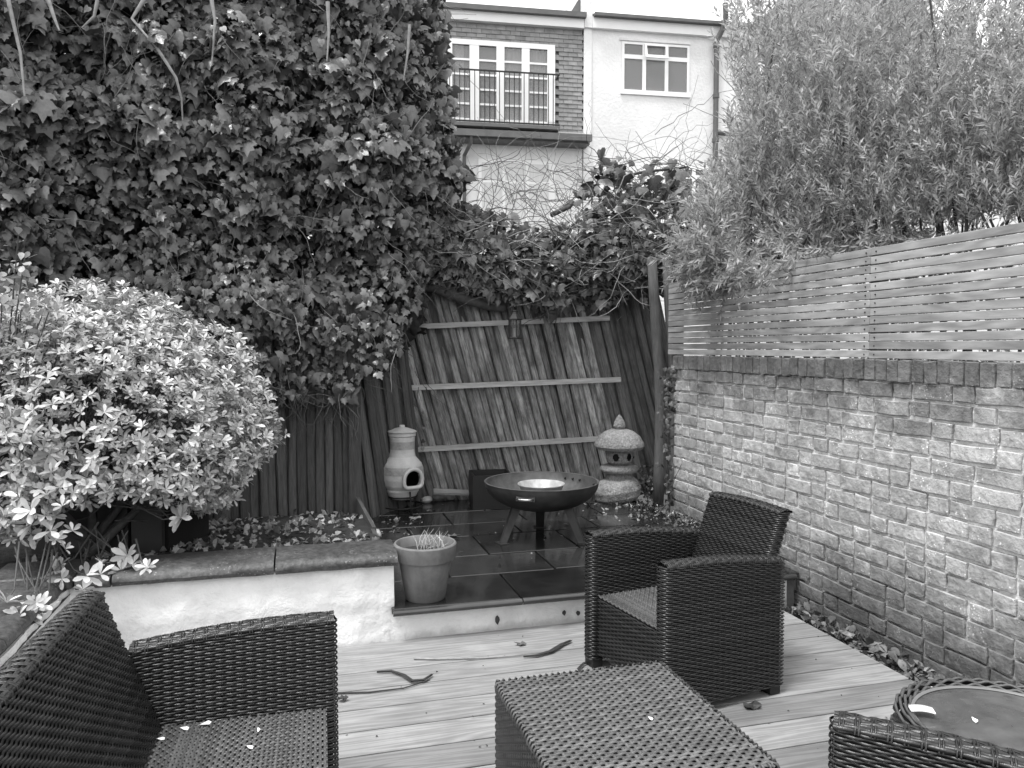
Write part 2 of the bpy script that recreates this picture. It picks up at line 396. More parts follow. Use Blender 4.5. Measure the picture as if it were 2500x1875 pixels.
for px, py, rx, rz in ((1214, 1514, .013, .022), (1412, 1498, .010, .012), (1378, 1497, .009, .013)):
    p = on_y(px, py, Y1+.04); n = 9
    V = [(p[0]-1.58+rx*math.cos(t)*random.uniform(.75, 1.2), -.011, p[2]+rz*math.sin(t)*random.uniform(.75, 1.2)) for t in np.linspace(0, 2*math.pi, n, endpoint=False)]
    V += [(a, .01, c) for a, b, c in V]
    MB().add(V, [tuple(range(n))]+[(i, i+n, (i+1) % n+n, (i+1) % n) for i in range(n)]).build('chip', 'paint_chip', step)
bed = empty('raised_bed_wall', (-.26, Y1+.05, 0), 0, 'white rendered raised bed wall with dark rounded coping stones', 'wall')
# local x from -.70 to .70 (world -.96 .. .44)
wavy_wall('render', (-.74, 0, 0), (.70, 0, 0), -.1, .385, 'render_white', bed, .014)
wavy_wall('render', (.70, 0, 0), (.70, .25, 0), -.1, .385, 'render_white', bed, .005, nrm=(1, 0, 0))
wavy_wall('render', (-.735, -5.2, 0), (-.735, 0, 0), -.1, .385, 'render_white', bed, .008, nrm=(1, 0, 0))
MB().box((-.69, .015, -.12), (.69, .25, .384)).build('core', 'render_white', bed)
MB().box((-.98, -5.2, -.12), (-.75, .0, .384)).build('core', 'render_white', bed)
def coping(name, a, b, along='x', off=0):
    hw = .155; th = .06
    pr = [(-hw+.0, .005), (-hw-.012, .02), (-hw-.004, .042), (-hw+.03, th), (hw-.03, th), (hw, .045), (hw, .0)]
    pr = [(-hw, .0)]+pr[1:]
    ns = 10; V = []
    for s_ in np.linspace(a, b, ns):
        for (q, z) in pr:
            j = random.uniform(-.0015, .0015)
            V.append((s_, q+j, z+j) if along == 'x' else (-q+j, s_, z+j))
    k = len(pr); Fs = [(i*k+j, i*k+(j+1) % k, (i+1)*k+(j+1) % k, (i+1)*k+j) for i in range(ns-1) for j in range(k)]+[tuple(range(k)), tuple(reversed(range((ns-1)*k, ns*k)))]
    return MB().add(V, Fs)
for a, b in ((-.70, -.56), (-.552, .135), (.143, .715)):
    ang_smooth(coping('c', a, b).build('coping_stone', 'coping', bed, (0, .115, .386), (R(random.uniform(-.6, .6)), 0, 0)), 50)
for k in range(7):
    a = -.05-.7*(k+1); b = -.058-.7*k
    ang_smooth(coping('c', a, b, 'y').build('coping_stone', 'coping', bed, (-.90, .0, .386)), 50)
MB().box((-1.06, -.045, .0), (-.71, .26, .062), .01).build('coping_stone', 'coping', bed, (0, 0, .387))
# soil of the bed
def soil():
    xs = np.linspace(-3.2, .43, 60); ys = np.linspace(-1.5, 6.6, 110); X, Y = np.meshgrid(xs, ys)
    Z = np.where(Y > 3.9, np.interp(Y, [3.9, 5.6, 6.6], [.41, .26, .22]), .40)
    Z = Z+.012*vnoise(np.stack([X*3, Y*3, X*0], -1), 3)+rng.normal(0, .006, X.shape)
    m_ = (Y < 3.80) & (X > -.97)
    idx = np.arange(X.size).reshape(X.shape); q = np.stack([idx[:-1, :-1], idx[:-1, 1:], idx[1:, 1:], idx[1:, :-1]], -1).reshape(-1, 4)
    keep = ~m_.ravel()[q].any(1)
    Z = np.where((X > -1.22) & (Y < 3.82), .36, Z)
    return np_mesh('soil', np.stack([X, Y, Z], -1).reshape(-1, 3), q[keep]), (xs, ys)
tag(me_obj('flower_bed_soil', soil()[0], 'soil', smooth=True), kind='structure')
# soil strip along the brick wall, and at the patio corner
tag(MB().box((2.55, -1.6, -.13), (2.76, 3.72, -.045)).build('soil_strip', 'soil'), kind='structure')

# ================================================================== BRICK WALL
wall = empty('brick_wall', (WX, 0, 0), 0, 'old weathered brick garden wall with brick-on-edge top and leaf litter at its foot', 'brick wall')
YE, YN = 5.28, 1.0
# mortar face: local x = -depth towards garden.  wall occupies x 0 .. .2
def mortar():
    ys = np.arange(YN, YE+.001, .016); zs = np.arange(-.12, 1.385, .016); Yg, Zg = np.meshgrid(ys, zs)
    P = np.stack([Yg*0, Yg, Zg], -1)
    D = .0135+.0035*vnoise(P, 17)+.004*vnoise(P, 45)+rng.normal(0, .0016, Yg.shape)
    P[..., 0] = D
    n = Yg.size; idx = np.arange(n).reshape(Yg.shape); q = np.stack([idx[:-1, :-1], idx[1:, :-1], idx[1:, 1:], idx[:-1, 1:]], -1).reshape(-1, 4)
    return np_mesh('mortar', P.reshape(-1, 3), q)
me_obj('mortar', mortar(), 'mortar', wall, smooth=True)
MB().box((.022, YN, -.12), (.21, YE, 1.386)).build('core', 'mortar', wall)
def brick_mesh(L_, H_, D_, j=.003):
    """face towards -x"""
    def r(): return random.uniform(-j, j)
    hl, hh = L_/2, H_/2; b = .0035
    V = []; ring = []
    cs = [(-hl, -hh), (hl, -hh), (hl, hh), (-hl, hh)]
    mids = [((cs[i][0]+cs[(i+1) % 4][0])/2, (cs[i][1]+cs[(i+1) % 4][1])/2) for i in range(4)]
    out = []
    for i in range(4): out += [cs[i], mids[i]]
    out = [(a+r(), c+r()) for a, c in out]
    V += [(D_, a, c) for a, c in out]
    V += [(.004, a, c) for a, c in out]
    V += [(-.002+r()*.6, a*(1-b/hl), c*(1-b/hh)) for a, c in out]
    V += [(-.003, 0, 0)]
    n = 8; Fs = []
    for k in range(2):
        for i in range(n): Fs.append((k*n+i, k*n+(i+1) % n, (k+1)*n+(i+1) % n, (k+1)*n+i))
    for i in range(n): Fs.append((2*n+i, 2*n+(i+1) % n, 3*n))
    return np.array(V), Fs
TP = {}
for kind, (L_, H_) in {'s': (.218, .0685), 'h': (.105, .0685), 'c': (.066, .102)}.items():
    TP[kind] = [brick_mesh(L_, H_, .03) for _ in range(6)]
bricks = []
zc = 1.292
for k in range(17):
    ztop = zc-.083*k; zb = ztop-.0415; yy = YE-.004; n = 0
    pat = 'sh' if k % 2 else 'hs'
    while yy > YN:
        kd = pat[n % 2] if random.random() > .12 else random.choice('sh')
        if kd == 's' and k in (4, 9, 14): kd = 's'
        L_ = .218 if kd == 's' else .105
        bricks.append((kd, yy-L_/2, zb-.004+random.uniform(-.003, .003), random.uniform(-.004, .003), random.gauss(0, .012)))
        yy -= L_+.0125+random.uniform(-.002, .004); n += 1
yy = YE
while yy > YN:
    bricks.append(('c', yy-.033, 1.338+random.uniform(-.004, .004), random.uniform(-.012, -.002), random.gauss(0, .03))); yy -= .0745+random.uniform(-.003, .004)
BT = np.array([(WX, b[1], b[2]) for b in bricks]); px, py, pz = proj(BT)
ok = (px > 1560) & (px < 2560) & (py < 1900)
size = np.array([{'s': .218, 'h': .105, 'c': .08}[b[0]] for b in bricks])
sco = np.where(ok, size/pz, 0); order = np.argsort(-sco)
BM = {k: [] for k in TP}
for k in TP:
    for V, Fs in TP[k]:
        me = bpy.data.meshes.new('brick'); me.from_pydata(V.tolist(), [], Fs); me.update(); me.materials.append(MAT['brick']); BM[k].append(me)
rest = MB()
for rank, i in enumerate(order):
    kd, yb, zb, dx, rot = bricks[i]; v = random.randrange(6)
    if rank < 300:
        o = bpy.data.objects.new('brick', BM[kd][v]); link(o, wall); o.location = (dx, yb, zb); o.rotation_euler = (rot, random.uniform(-.02, .02), random.uniform(-.02, .02))
    else:
        V, Fs = TP[kd][v]; c, s_ = math.cos(rot), math.sin(rot)
        rest.add([(p[0]+dx, yb+p[1]*c-p[2]*s_, zb+p[1]*s_+p[2]*c) for p in V], Fs)
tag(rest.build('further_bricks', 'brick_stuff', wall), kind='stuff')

# ================================================================== SLAT FENCE on the wall
sf = empty('slat_fence', (WX+.05, 3.2, 1.395), 0, 'horizontal slatted timber fence on top of the brick wall', 'fence')
for (ya, yb) in ((5.47, 3.2745), (3.2725, 1.05)):
    for k in range(13):
        z = .019+.0428*k+random.uniform(-.002, .002); L_ = abs(ya-yb)/2
        o = MB().box((-L_, -.009, -.0190), (L_, .009, .0190), .002).build('slat', 'slat_wood', sf, (random.uniform(-.002, .002), (ya+yb)/2-3.2, z), (0, random.uniform(-.0016, .0016), R(90)))
for yy in (5.40, 3.27, 1.12):
    MB().box((.012, -.035, -.10), (.07, .035, .55)).build('post', 'post', sf, (0, yy-3.2, 0))
nail = MB().lathe([(0, .0), (.004, .0), (.004, .003), (0, .0035)], 8).mesh('screw'); nail.materials.append(MAT['iron'])
for yy in (3.305, 3.235):
    for k in range(13):
        o = bpy.data.objects.new('screw', nail); link(o, sf); o.location = (-.0085, yy-3.2, .019+.0428*k); o.rotation_euler = (0, R(-90), 0)

# ================================================================== FENCES at the back
def picket_mesh(wd, L_, th=.022):
    ns = 9; V = []; ph = random.random()*9
    for i in range(ns):
        z = L_*i/(ns-1); jx = .004*math.sin(ph+i*.9); jw = wd/2*(1+.06*math.sin(ph*2+i*1.3))
        V += [(-jw+jx, 0, z), (-jw*.7+jx, -th*.8, z), (jx, -th*(1+.15*math.sin(ph+i)), z), (jw*.7+jx, -th*.8, z), (jw+jx, 0, z)]
    Fs = [(i*5+j, i*5+j+1, (i+1)*5+j+1, (i+1)*5+j) for i in range(ns-1) for j in range(4)]
    Fs += [(4, 3, 2, 1, 0), tuple((ns-1)*5+j for j in range(5))]
    return MB().add(V, Fs).mesh('picket')
def pickets(parent, n, x0, x1, L_, tilt, m, zb=0, jitter=.02, variants=7):
    step_ = (x1-x0)/n; ms = []
    t_ = math.tan(tilt); Lb = L_*math.cos(tilt)*.985; V = []
    for yv in (.020, .032): V += [(x0, yv, zb), (x1, yv, zb), (x1+Lb*t_, yv, zb+Lb), (x0+Lb*t_, yv, zb+Lb)]
    MB().add(V, [(0, 1, 2, 3), (7, 6, 5, 4), (0, 4, 5, 1), (1, 5, 6, 2), (2, 6, 7, 3), (3, 7, 4, 0)]).build('light_block_board', 'picket_dark', parent)  # added dark sheet: blocks light and paints the shade between pickets
    for v in range(variants):
        me = picket_mesh(step_*random.uniform(.96, 1.08), L_, .022); me.materials.append(MAT[m]); ms.append(me)
    for i in range(n):
        o = bpy.data.objects.new('picket', random.choice(ms)); link(o, parent)
        o.location = (x0+step_*(i+.5)+random.uniform(-.1, .1)*step_, random.uniform(-.007, .007)+(.008 if i % 2 else -.008), zb+random.uniform(-.03, .01)); o.rotation_euler = (0, tilt+random.uniform(-jitter, jitter), random.uniform(-.1, .1))
PY = 6.34
lp = empty('leaning_fence_panel', (1.9, PY, PZ-.02), 0, 'leaning weathered picket fence panel with three pale horizontal rails', 'fence')
lp.rotation_euler = (R(3), 0, 0)
TL = -R(15.5)
pickets(lp, 31, -.98, .93, 2.05, TL, 'picket', jitter=.007)
def rail_at(pa, pb):
    A = on_y(*pa, PY-.06); B = on_y(*pb, PY-.06)
    return A, B
for pa, pb in (((1000, 797), (1480, 776)), ((948, 947), (1510, 925)), ((1004, 1097), (1490, 1068))):
    A, B = rail_at(pa, pb)
    zz = (A[2]+B[2])/2-(PZ-.02); yo = -.045
    def loc(P): return (P[0]-1.9, yo, (P[2]-(PZ-.02)))
    MB().obox(loc(A), loc(B), .028, .042).build('rail', 'rail_wood', lp)
rf = empty('corner_fence', (2.92, PY+.035, PZ-.02), 0, 'dark picket fence section in the corner behind the stone lantern', 'fence')
rf.rotation_euler = (R(3), 0, R(-6))
pickets(rf, 15, -.36, .64, 2.05, TL*.95, 'picket_mid', jitter=.008)
for px_ in (1604, 1640):
    p = on_y(px_, 1200, 5.75)
    nm = 'fence_post'
    t = MB(); zz = np.linspace(0, 2.02, 8)
    t.tube([(0.03*math.sin(a*2)-.05*(a/2), 0, a) for a in zz], [.047-.006*(a/2)+.004*math.sin(a*5) for a in zz], 8)
    o = t.build(nm, 'post', None, (p[0]+.01, p[1], PZ-.03), smooth=True)
    tag(o, 'rough dark timber post '+('beside the pale gap left of the brick wall end' if px_ == 1604 else 'touching the end of the slatted fence'), 'post', 'posts at the corner')
lf = empty('bed_fence', (.36, 5.62, .20), 0, 'dark vertical picket fence behind the soil bed under the ivy', 'fence')
pickets(lf, 30, -1.90, -.0, 1.5, 0.0, 'picket_dark', jitter=.012)
MB().box((-.055, -.06, -.02), (.035, .03, 1.55), .004).build('post', 'picket_dark', lf, (.03, -.01, 0))
MB().box((-1.9, -.05, .0), (-.07, -.028, .055)).build('gravel_board', 'post', lf)
# return of the fence from the post back to the leaning panel
rt = empty('side_fence', (.42, 5.72, .16), 0, 'dark slanting pickets between the bed fence post and the leaning panel', 'fence')
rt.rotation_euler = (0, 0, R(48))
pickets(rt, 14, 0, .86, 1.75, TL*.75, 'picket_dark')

# ================================================================== HOUSES
HD = 19.0
Ho = at_d(1421, 848, HD); fdir = np.array([.994, -.104, 0]); fdir /= np.linalg.norm(fdir); fn = np.array([-fdir[1]*-1, 0, 0])
fn = np.array([fdir[1], -fdir[0], 0])          # towards camera
HR = math.atan2(fdir[1], fdir[0])
def fac(px, py):
    d = ray(px, py); t = (Ho-C0).dot(fn)/d.dot(fn); P = C0+d*t
    return (P-Ho).dot(fdir), P[2]
def z8(zx, zy): return fac(1050+zx/2.602, zy/2.602)
hA = empty('terraced_house', (Ho[0], Ho[1], 0), HR, 'slate hung house back with white french windows behind a black railing', 'house')
hB = empty('rendered_house', (Ho[0], Ho[1], 0), HR, 'white rendered house back with three-part window and tall downpipe', 'house')
# facade bands from the photo (level lines in 3D)
zfas_t = z8(960, 130)[1]; zfas_b = z8(960, 190)[1]; zgut_t = z8(960, 102)[1]; zsl_b = z8(960, 845)[1]; zsk = z8(960, 895)[1]; zg2 = z8(960, 945)[1]
AL = -7.5
def P_(parent, name, m, lo, hi, bev=0): return MB().box(lo, hi, bev).build(name, m, parent)
P_(hA, 'upper_wall', 'roof_dark', (AL, .06, zsk), (-.01, 6, zfas_b))
P_(hA, 'lower_wall', 'house_white', (AL, .0, -1), (-.01, 6, zsk-.05))
P_(hA, 'fascia', 'frame_white', (AL, -.12, zfas_b), (-.012, .06, zfas_t))
P_(hA, 'gutter', 'gutter', (AL, -.24, zfas_t-.01), (.02, -.123, zgut_t))
P_(hA, 'roof', 'roof_dark', (AL, -.12, zfas_t+.002), (-.012, 6, zgut_t+.02))
pv = MB().lathe([(.13, 0), (.13, .35), (.15, .36), (.15, .42), (.0, .42)], 14); s_, zz = z8(763, 80)
ang_smooth(pv.build('roof_vent', 'roof_dark', hA, (s_, 2.0, zgut_t)))
# skirt roof + gutter below the slates
MB().add([(AL, -.02, zsl_b), (-.0, -.02, zsl_b), (.06, -.45, zsk), (AL, -.45, zsk), (AL, .1, zsk-.03), (.06, .1, zsk-.03)], [(0, 3, 2, 1), (3, 4, 5, 2), (1, 2, 5)]).build('skirt_roof', 'slate_tile', hA)
P_(hA, 'lower_gutter', 'gutter', (AL, -.56, zg2+.05), (.08, -.44, zsk+.01))
P_(hA, 'soffit', 'gutter', (AL, -.43, zg2), (.06, -.002, zg2+.06))
# slates
dx0, dzt = z8(110, 250); dx1, dzb = z8(790, 800); dzt = z8(450, 268)[1]; dzb = z8(450, 796)[1]
rowh = (zfas_b-zsl_b)/24; tw = .235
smesh = [MB().add([(-tw/2+.004+random.uniform(-.003,.003), -.028, -rowh*.5-.03), (tw/2-.004, -.028, -rowh*.5-.03+random.uniform(-.006,.006)), (tw/2-.004, -.006, rowh*.5), (-tw/2+.004, -.006, rowh*.5),
                   (-tw/2+.004, -.014, -rowh*.5-.03), (tw/2-.004, -.014, -rowh*.5-.03)], [(0, 1, 2, 3), (0, 4, 5, 1), (4, 0, 3), (1, 5, 2)]).mesh('slate') for _ in range(4)]
for m_ in smesh: m_.materials.append(MAT['slate_tile'])
sl = []
for r_ in range(24):
    z = zfas_b-rowh*(r_+.5); x = -.02-tw*(.5 if r_ % 2 else 1.)+tw*.5
    while x > -4.3:
        if not (z < dzt-.02 and x < dx1-.01 and x > dx0-.1): sl.append((x, z))
        x -= tw
for x, z in sl[:300]:
    o = bpy.data.objects.new('slate', random.choice(smesh)); link(o, hA); o.location = (x, .03+random.uniform(-.004, .004), z); o.rotation_euler = (0, random.uniform(-.012, .012), 0)
# french windows
fw = MB(); ft = .07
dL, dR = dx0, dx1
fw.box((dL, -.05, dzb), (dR, .0, dzb+.12))
fwo = fw.build('french_window', 'frame_white', hA); P_(fwo, 'head', 'frame_white', (dL, -.05, dzt-.12), (dR, .0, dzt))
P_(fwo, 'dim_back_sheet', 'room_shade', (dL+.02, .048, dzb+.02), (dR-.02, .058, dzt-.02))  # flat sheet, the room's dimness put into its grey
gl = [(140, 250), (310, 420), (470, 580), (630, 742)]
xs_ = [(z8(a, 500)[0], z8(b, 500)[0]) for a, b in gl]
edges = [dL]+[v for ab in xs_ for v in ab]+[dR]
for k in range(0, 10, 2):
    P_(fwo, 'stile', 'frame_white', (edges[k], -.045 if k % 4 else -.06, dzb+.12), (edges[k+1], .0, dzt-.12))
rowz = np.linspace(dzb+.12, dzt-.12, 6)
for (a, b) in xs_:
    for k in range(5):
        P_(fwo, 'pane', 'pane', (a, -.015, rowz[k]+.022), (b, -.01, rowz[k+1]-.022))
    for k in range(1, 5): P_(fwo, 'glazing_bar', 'frame_white', (a, -.035, rowz[k]-.022), (b, -.001, rowz[k]+.022))
def curtain(parent, x0, x1, z0, z1, y):
    n = 40; xx = np.linspace(x0, x1, n); V = []
    for z in (z0, z1): V += [(a, y+.014*math.sin(a*45+.6*math.sin(a*13)), z) for a in xx]
    MB().add(V, [(i, i+1, n+i+1, n+i) for i in range(n-1)]).build('curtain', 'curtain', parent, smooth=True)
curtain(fwo, xs_[0][0]-.05, xs_[0][0]+.28, dzb+.1, dzt-.1, .028)
curtain(fwo, xs_[2][0]-.05, xs_[2][1]+.05, dzb+.1, dzt-.1, .028)
curtain(fwo, xs_[3][0]-.05, xs_[3][1]-.02, dzb+.1, dzt-.1, .028)
# juliet railing
rz1 = z8(450, 490)[1]; rz0 = z8(450, 812)[1]; ry = -.38
rl = MB(); rl.obox((dL-.15, ry, rz1), (dR+.04, ry, rz1), .035, .03); rl.obox((dL-.15, ry, rz0+.02), (dR+.04, ry, rz0+.02), .035, .03)
rl.obox((dR+.02, ry, rz1), (dR+.02, -.02, rz1), .03, .03); rl.obox((dR+.02, ry, rz0), (dR+.02, ry, rz1), .03, .03)
rlo = rl.build('balcony_railing', 'iron', hA)
bb = MB().box((-.009, -.009, 0), (.009, .009, rz1-rz0)).mesh('baluster'); bb.materials.append(MAT['iron'])
nb_ = 23
for k in range(nb_):
    o = bpy.data.objects.new('baluster', bb); link(o, rlo); o.location = (dL-.1+(dR-dL+.1)*k/nb_, ry, rz0)
P_(hA, 'balcony_ledge', 'gutter', (dL-.2, -.40, rz0-.09), (dR+.05, .03, rz0-.01))
# lower window of house A
lw0, lwt = z8(305, 1012); lw1, lwb = z8(790, 1230); lwb -= 1.0
lwo = P_(hA, 'lower_window', 'frame_white', (lw0, -.06, lwb), (lw1, -.003, lwt))
for k in range(3):
    a = lw0+.08+(lw1-lw0-.16)*k/3; b = lw0+.08+(lw1-lw0-.16)*(k+1)/3-.07
    P_(lwo, 'pane', 'curtain', (a, -.07, lwb+.1), (b, -.062, lwt-.55)); P_(lwo, 'pane', 'curtain', (a, -.07, lwt-.48), (b, -.062, lwt-.08))
dpx = z8(215, 950)[0]
dp = MB(); dp.tube([(dpx+.12, -.48, zg2+.05), (dpx+.12, -.46, zg2-.08), (dpx, -.10, zg2-.3), (dpx, -.07, zg2-.5), (dpx, -.07, -1)], .045, 8)
ang_smooth(dp.build('downpipe', 'pipe', hA))
# house B
bpier0, bpier1 = z8(967, 300)[0], z8(1024, 300)[0]
zB_top = z8(1100, 108)[1]; zB_fb = z8(1100, 192)[1]; zB_ft = z8(1100, 122)[1]
BR = 9.5
P_(hB, 'wall', 'house_white', (.012, .0, -1), (BR, 6, zB_fb+.0))
P_(hB, 'party_wall', 'house_white', (.004, -.10, zB_fb+.003), (bpier1, 6, z8(990, -150)[1]))
P_(hB, 'pier', 'house_white', (.006, -.04, -1), (bpier1, -.003, zB_fb+.002))
P_(hB, 'fascia', 'frame_white', (bpier1+.003, -.12, zB_fb), (BR, .08, zB_ft))
P_(hB, 'gutter', 'gutter', (bpier1+.02, -.26, zB_ft-.02), (BR, -.122, zB_top))
P_(hB, 'roof', 'roof_dark', (bpier1+.003, -.11, zB_ft+.004), (BR, 6, zB_top+.02))
gx0 = z8(880, 95)[0]
MB().add([(gx0, .3, zgut_t), (.0, .3, zgut_t), (.0, .3, z8(965, -60)[1]), (gx0, 3, zgut_t), (.0, 3, zgut_t), (.0, 3, z8(965, -60)[1])], [(0, 1, 2), (3, 5, 4), (0, 2, 5, 3), (0, 3, 4, 1)]).build('parapet_slope', 'roof_dark', hB)
def cas_window(parent, x0, x1, z0, z1, cols, zt, y0=0., nm='window', open_mid=False):
    fr = MB(); f = .055
    fr.box((x0-.03, y0-.05, z0-.07), (x1+.03, y0-.002, z0+.04))
    wo_ = fr.build(nm, 'frame_white', parent); P_(wo_, 'head', 'frame_white', (x0, y0-.03, z1-.05), (x1, y0-.002, z1))
    cuts = [x0]+list(cols)+[x1]
    for i_ in range(len(cuts)-1):
        a, b = cuts[i_], cuts[i_+1]; aa = a+(.06 if i_ == 0 else .045); bb_ = b-(.06 if i_ == len(cuts)-2 else .045)
        sm = MB(); sm.box((a, y0-.032, z0+.04), (aa, y0-.002, z1-.05)); sm.box((bb_, y0-.032, z0+.04), (b, y0-.002, z1-.05)); sm.box((aa, y0-.03, zt-.05), (bb_, y0-.002, zt+.05))
        sm.build('frame', 'frame_white', wo_)
        P_(wo_, 'pane', 'pane', (aa, y0-.012, z0+.04), (bb_, y0-.008, zt-.05))
        P_(wo_, 'pane', 'pane', (aa, y0-.012, zt+.05), (bb_, y0-.008, z1-.05))
        if open_mid and i_ == 1:
            t = MB(); 
            for lo, hi in (((a+.0, -.03, -.36), (a+.05, 0, 0)), ((b-.05, -.03, -.36), (b, 0, 0)), ((a+.05, -.03, -.05), (b-.05, 0, 0)), ((a+.05, -.03, -.37), (b-.05, 0, -.30))): t.box(lo, hi)
            hz = z1-.03-zt
            t.build('open_vent', 'frame_white', wo_, (0, y0-.035, z1-.03), (R(-14), 0, 0))
    return wo_
wx0, wz1 = z8(1218, 268); wx1 = z8(1645, 420)[0]; wz0 = z8(1430, 592)[1]; wz1 = z8(1430, 280)[1]; wzt = z8(1430, 372)[1]
P_(hB, 'dim_room_sheet', 'room_shade', (wx0+.02, -.0015, wz0+.02), (wx1-.02, .002, wz1-.02))  # flat sheet behind the glass, dimness painted into its colour
cas_window(hB, wx0, wx1, wz0, wz1, [z8(1358, 420)[0], z8(1500, 420)[0]], wzt, 0, open_mid=True)
P_(hB, 'drip_mould', 'house_white', (wx0-.05, -.04, wz1+.03), (wx1+.02, .01, wz1+.09))
w2a, _ = z8(1972, 450); w2b = w2a+1.1
P_(hB, 'dim_room_sheet', 'room_shade', (w2a+.02, -.0015, wz0-.0), (w2b-.02, .002, wz1-.02))
cas_window(hB, w2a, w2b, wz0, wz1, [w2a+.55], wzt, 0)
w3a = z8(1480, 1060)[0]
P_(hB, 'dim_room_sheet', 'room_shade', (w3a, -.0015, z8(1500, 1300)[1]-.5), (w3a+1.6, .002, z8(1500, 1065)[1]))
cas_window(hB, w3a, w3a+1.6, z8(1500, 1300)[1]-.5, z8(1500, 1060)[1], [w3a+.8], z8(1500, 1120)[1], 0)
pxx = z8(1805, 500)[0]
dp = MB(); dp.tube([(pxx+.10, -.36, z8(1820, 60)[1]), (pxx+.13, -.36, z8(1820, 175)[1]), (pxx+.03, -.14, z8(1805, 255)[1]), (pxx, -.12, z8(1805, 300)[1]), (pxx, -.12, -1)], .066, 10)
o = ang_smooth(dp.build('downpipe', 'pipe', hB))
for zy in (300, 620, 900):
    MB().tube([(pxx, -.12, z8(1805, zy)[1]-.05), (pxx, -.12, z8(1805, zy)[1]+.05)], .082, 10).build('collar', 'pipe', o)
MB().tube([(pxx, -.12, z8(1805, 850)[1]), (pxx+.5, -.12, z8(1805, 858)[1]), (pxx+.52, -.1, z8(1805, 870)[1]), (pxx+.52, .0, z8(1805, 870)[1])], .06, 8).build('branch_pipe', 'pipe', o)
# further house with gable and brick chimney (right)
Q = at_d(1880, 300, 27.0)
hC = empty('gabled_house', (Q[0], Q[1], 0), HR, 'distant dark roofed house with a brick chimney above the shrub', 'house')
def hc(px, py): 
    P = at_d(px, py, 27.0); return (P-Q).dot(fdir), P[2]
a = hc(1835, 75); b = hc(1930, -10); c = hc(2300, -30); d = hc(2420, 130)
P_(hC, 'wall', 'house_white', (a[0], 0.1, -1), (d[0]+3, 5, a[1]))
MB().add([(a[0]-.2, 0, a[1]), (b[0], 0, b[1]), (c[0], 0, c[1]), (d[0], 0, d[1]-.6), (a[0]-.2, 5, a[1]), (b[0], 5, b[1]), (c[0], 5, c[1]), (d[0], 5, d[1]-.6)],
         [(0, 3, 2, 1), (4, 5, 6, 7), (0, 1, 5, 4), (1, 2, 6, 5), (2, 3, 7, 6), (3, 0, 4, 7)]).build('roof', 'roof_dark', hC)
e0 = hc(1918, 90); e1 = hc(2015, 8)
P_(hC, 'chimney', 'lead', (e0[0], -.5, e0[1]), (e1[0], .6, e1[1]+.3))

# ================================================================== WICKER FURNITURE
def weave(path, vfun, nr, half, amp, rad, phase=math.pi, seg=3, hgt=None, n_stake=None):
    """rows of strand. path(u array)->(P (m,3), N (m,3)) at v=0..1 through vfun(P,N,v)->(P,N,Vdir); half = length of one over/under"""
    u = np.linspace(0, 1, 400); P, N = path(u); Ls = np.concatenate([[0], np.cumsum(np.linalg.norm(np.diff(P, axis=0), axis=1))]); Ln = Ls[-1]
    nh = max(int(round(Ln/half)), 1); m = nh*seg+1
    uu = np.interp(np.linspace(0, Ln, m), Ls, u)
    VV = []; FF = []; c = 0; th = np.array([0, 60, 120, 180])*math.pi/180
    hgt = hgt or rad
    for i in range(nr):
        v = (i+.5)/nr; P, N, D = vfun(uu, v)
        osc = amp*np.cos(np.pi*np.arange(m)/seg+i*phase)
        C_ = P+N*osc[:, None]
        W = C_[:, None, :]+D[:, None, :]*(rad*np.cos(th))[None, :, None]+N[:, None, :]*(hgt*np.sin(th))[None, :, None]
        VV.append(W.reshape(-1, 3)); idx = c+np.arange(m*4).reshape(m, 4)
        FF.append(np.stack([idx[:-1, :-1], idx[1:, :-1], idx[1:, 1:], idx[:-1, 1:]], -1).reshape(-1, 4)); c += m*4
    return np.concatenate(VV), np.concatenate(FF)
def weave_obj(name, parts, m, parent):
    VV = []; FF = []; c = 0
    for v, f in parts: VV.append(v); FF.append(f+c); c += len(v)
    o = me_obj(name, np_mesh(name, np.concatenate(VV), np.concatenate(FF)), m, parent, smooth=True)
    return tag(o, kind='stuff')
def polypath(pts, closed=False, rr=.02):
    """rounded polyline in plan with outward normals (right-hand side of travel)"""
    pts = [np.array(p, float) for p in pts]; n = len(pts); out = []
    rng_ = range(n) if closed else range(1, n-1)
    if not closed: out.append(pts[0])
    for i in rng_:
        p = pts[i]; a = pts[i-1]; b = pts[(i+1) % n]; d1 = (a-p)/np.linalg.norm(a-p); d2 = (b-p)/np.linalg.norm(b-p)
        for t in np.linspace(0, 1, 6): out.append((p+d1*rr)*(1-t)**2+2*t*(1-t)*p+(p+d2*rr)*t*t)
    out.append(out[0] if closed else pts[-1])
    Q = np.array(out); L_ = np.concatenate([[0], np.cumsum(np.linalg.norm(np.diff(Q, axis=0), axis=1))]); L_ /= L_[-1]
    def f(u):
        X = np.stack([np.interp(u, L_, Q[:, k]) for k in range(2)], -1)
        X2 = np.stack([np.interp(np.clip(u+.004, 0, 1), L_, Q[:, k]) for k in range(2)], -1); X1 = np.stack([np.interp(np.clip(u-.004, 0, 1), L_, Q[:, k]) for k in range(2)], -1)
        T = X2-X1; T = T/np.maximum(np.linalg.norm(T, axis=1, keepdims=True), 1e-9); N = np.stack([T[:, 1], -T[:, 0]], -1)
        return X, N
    return f
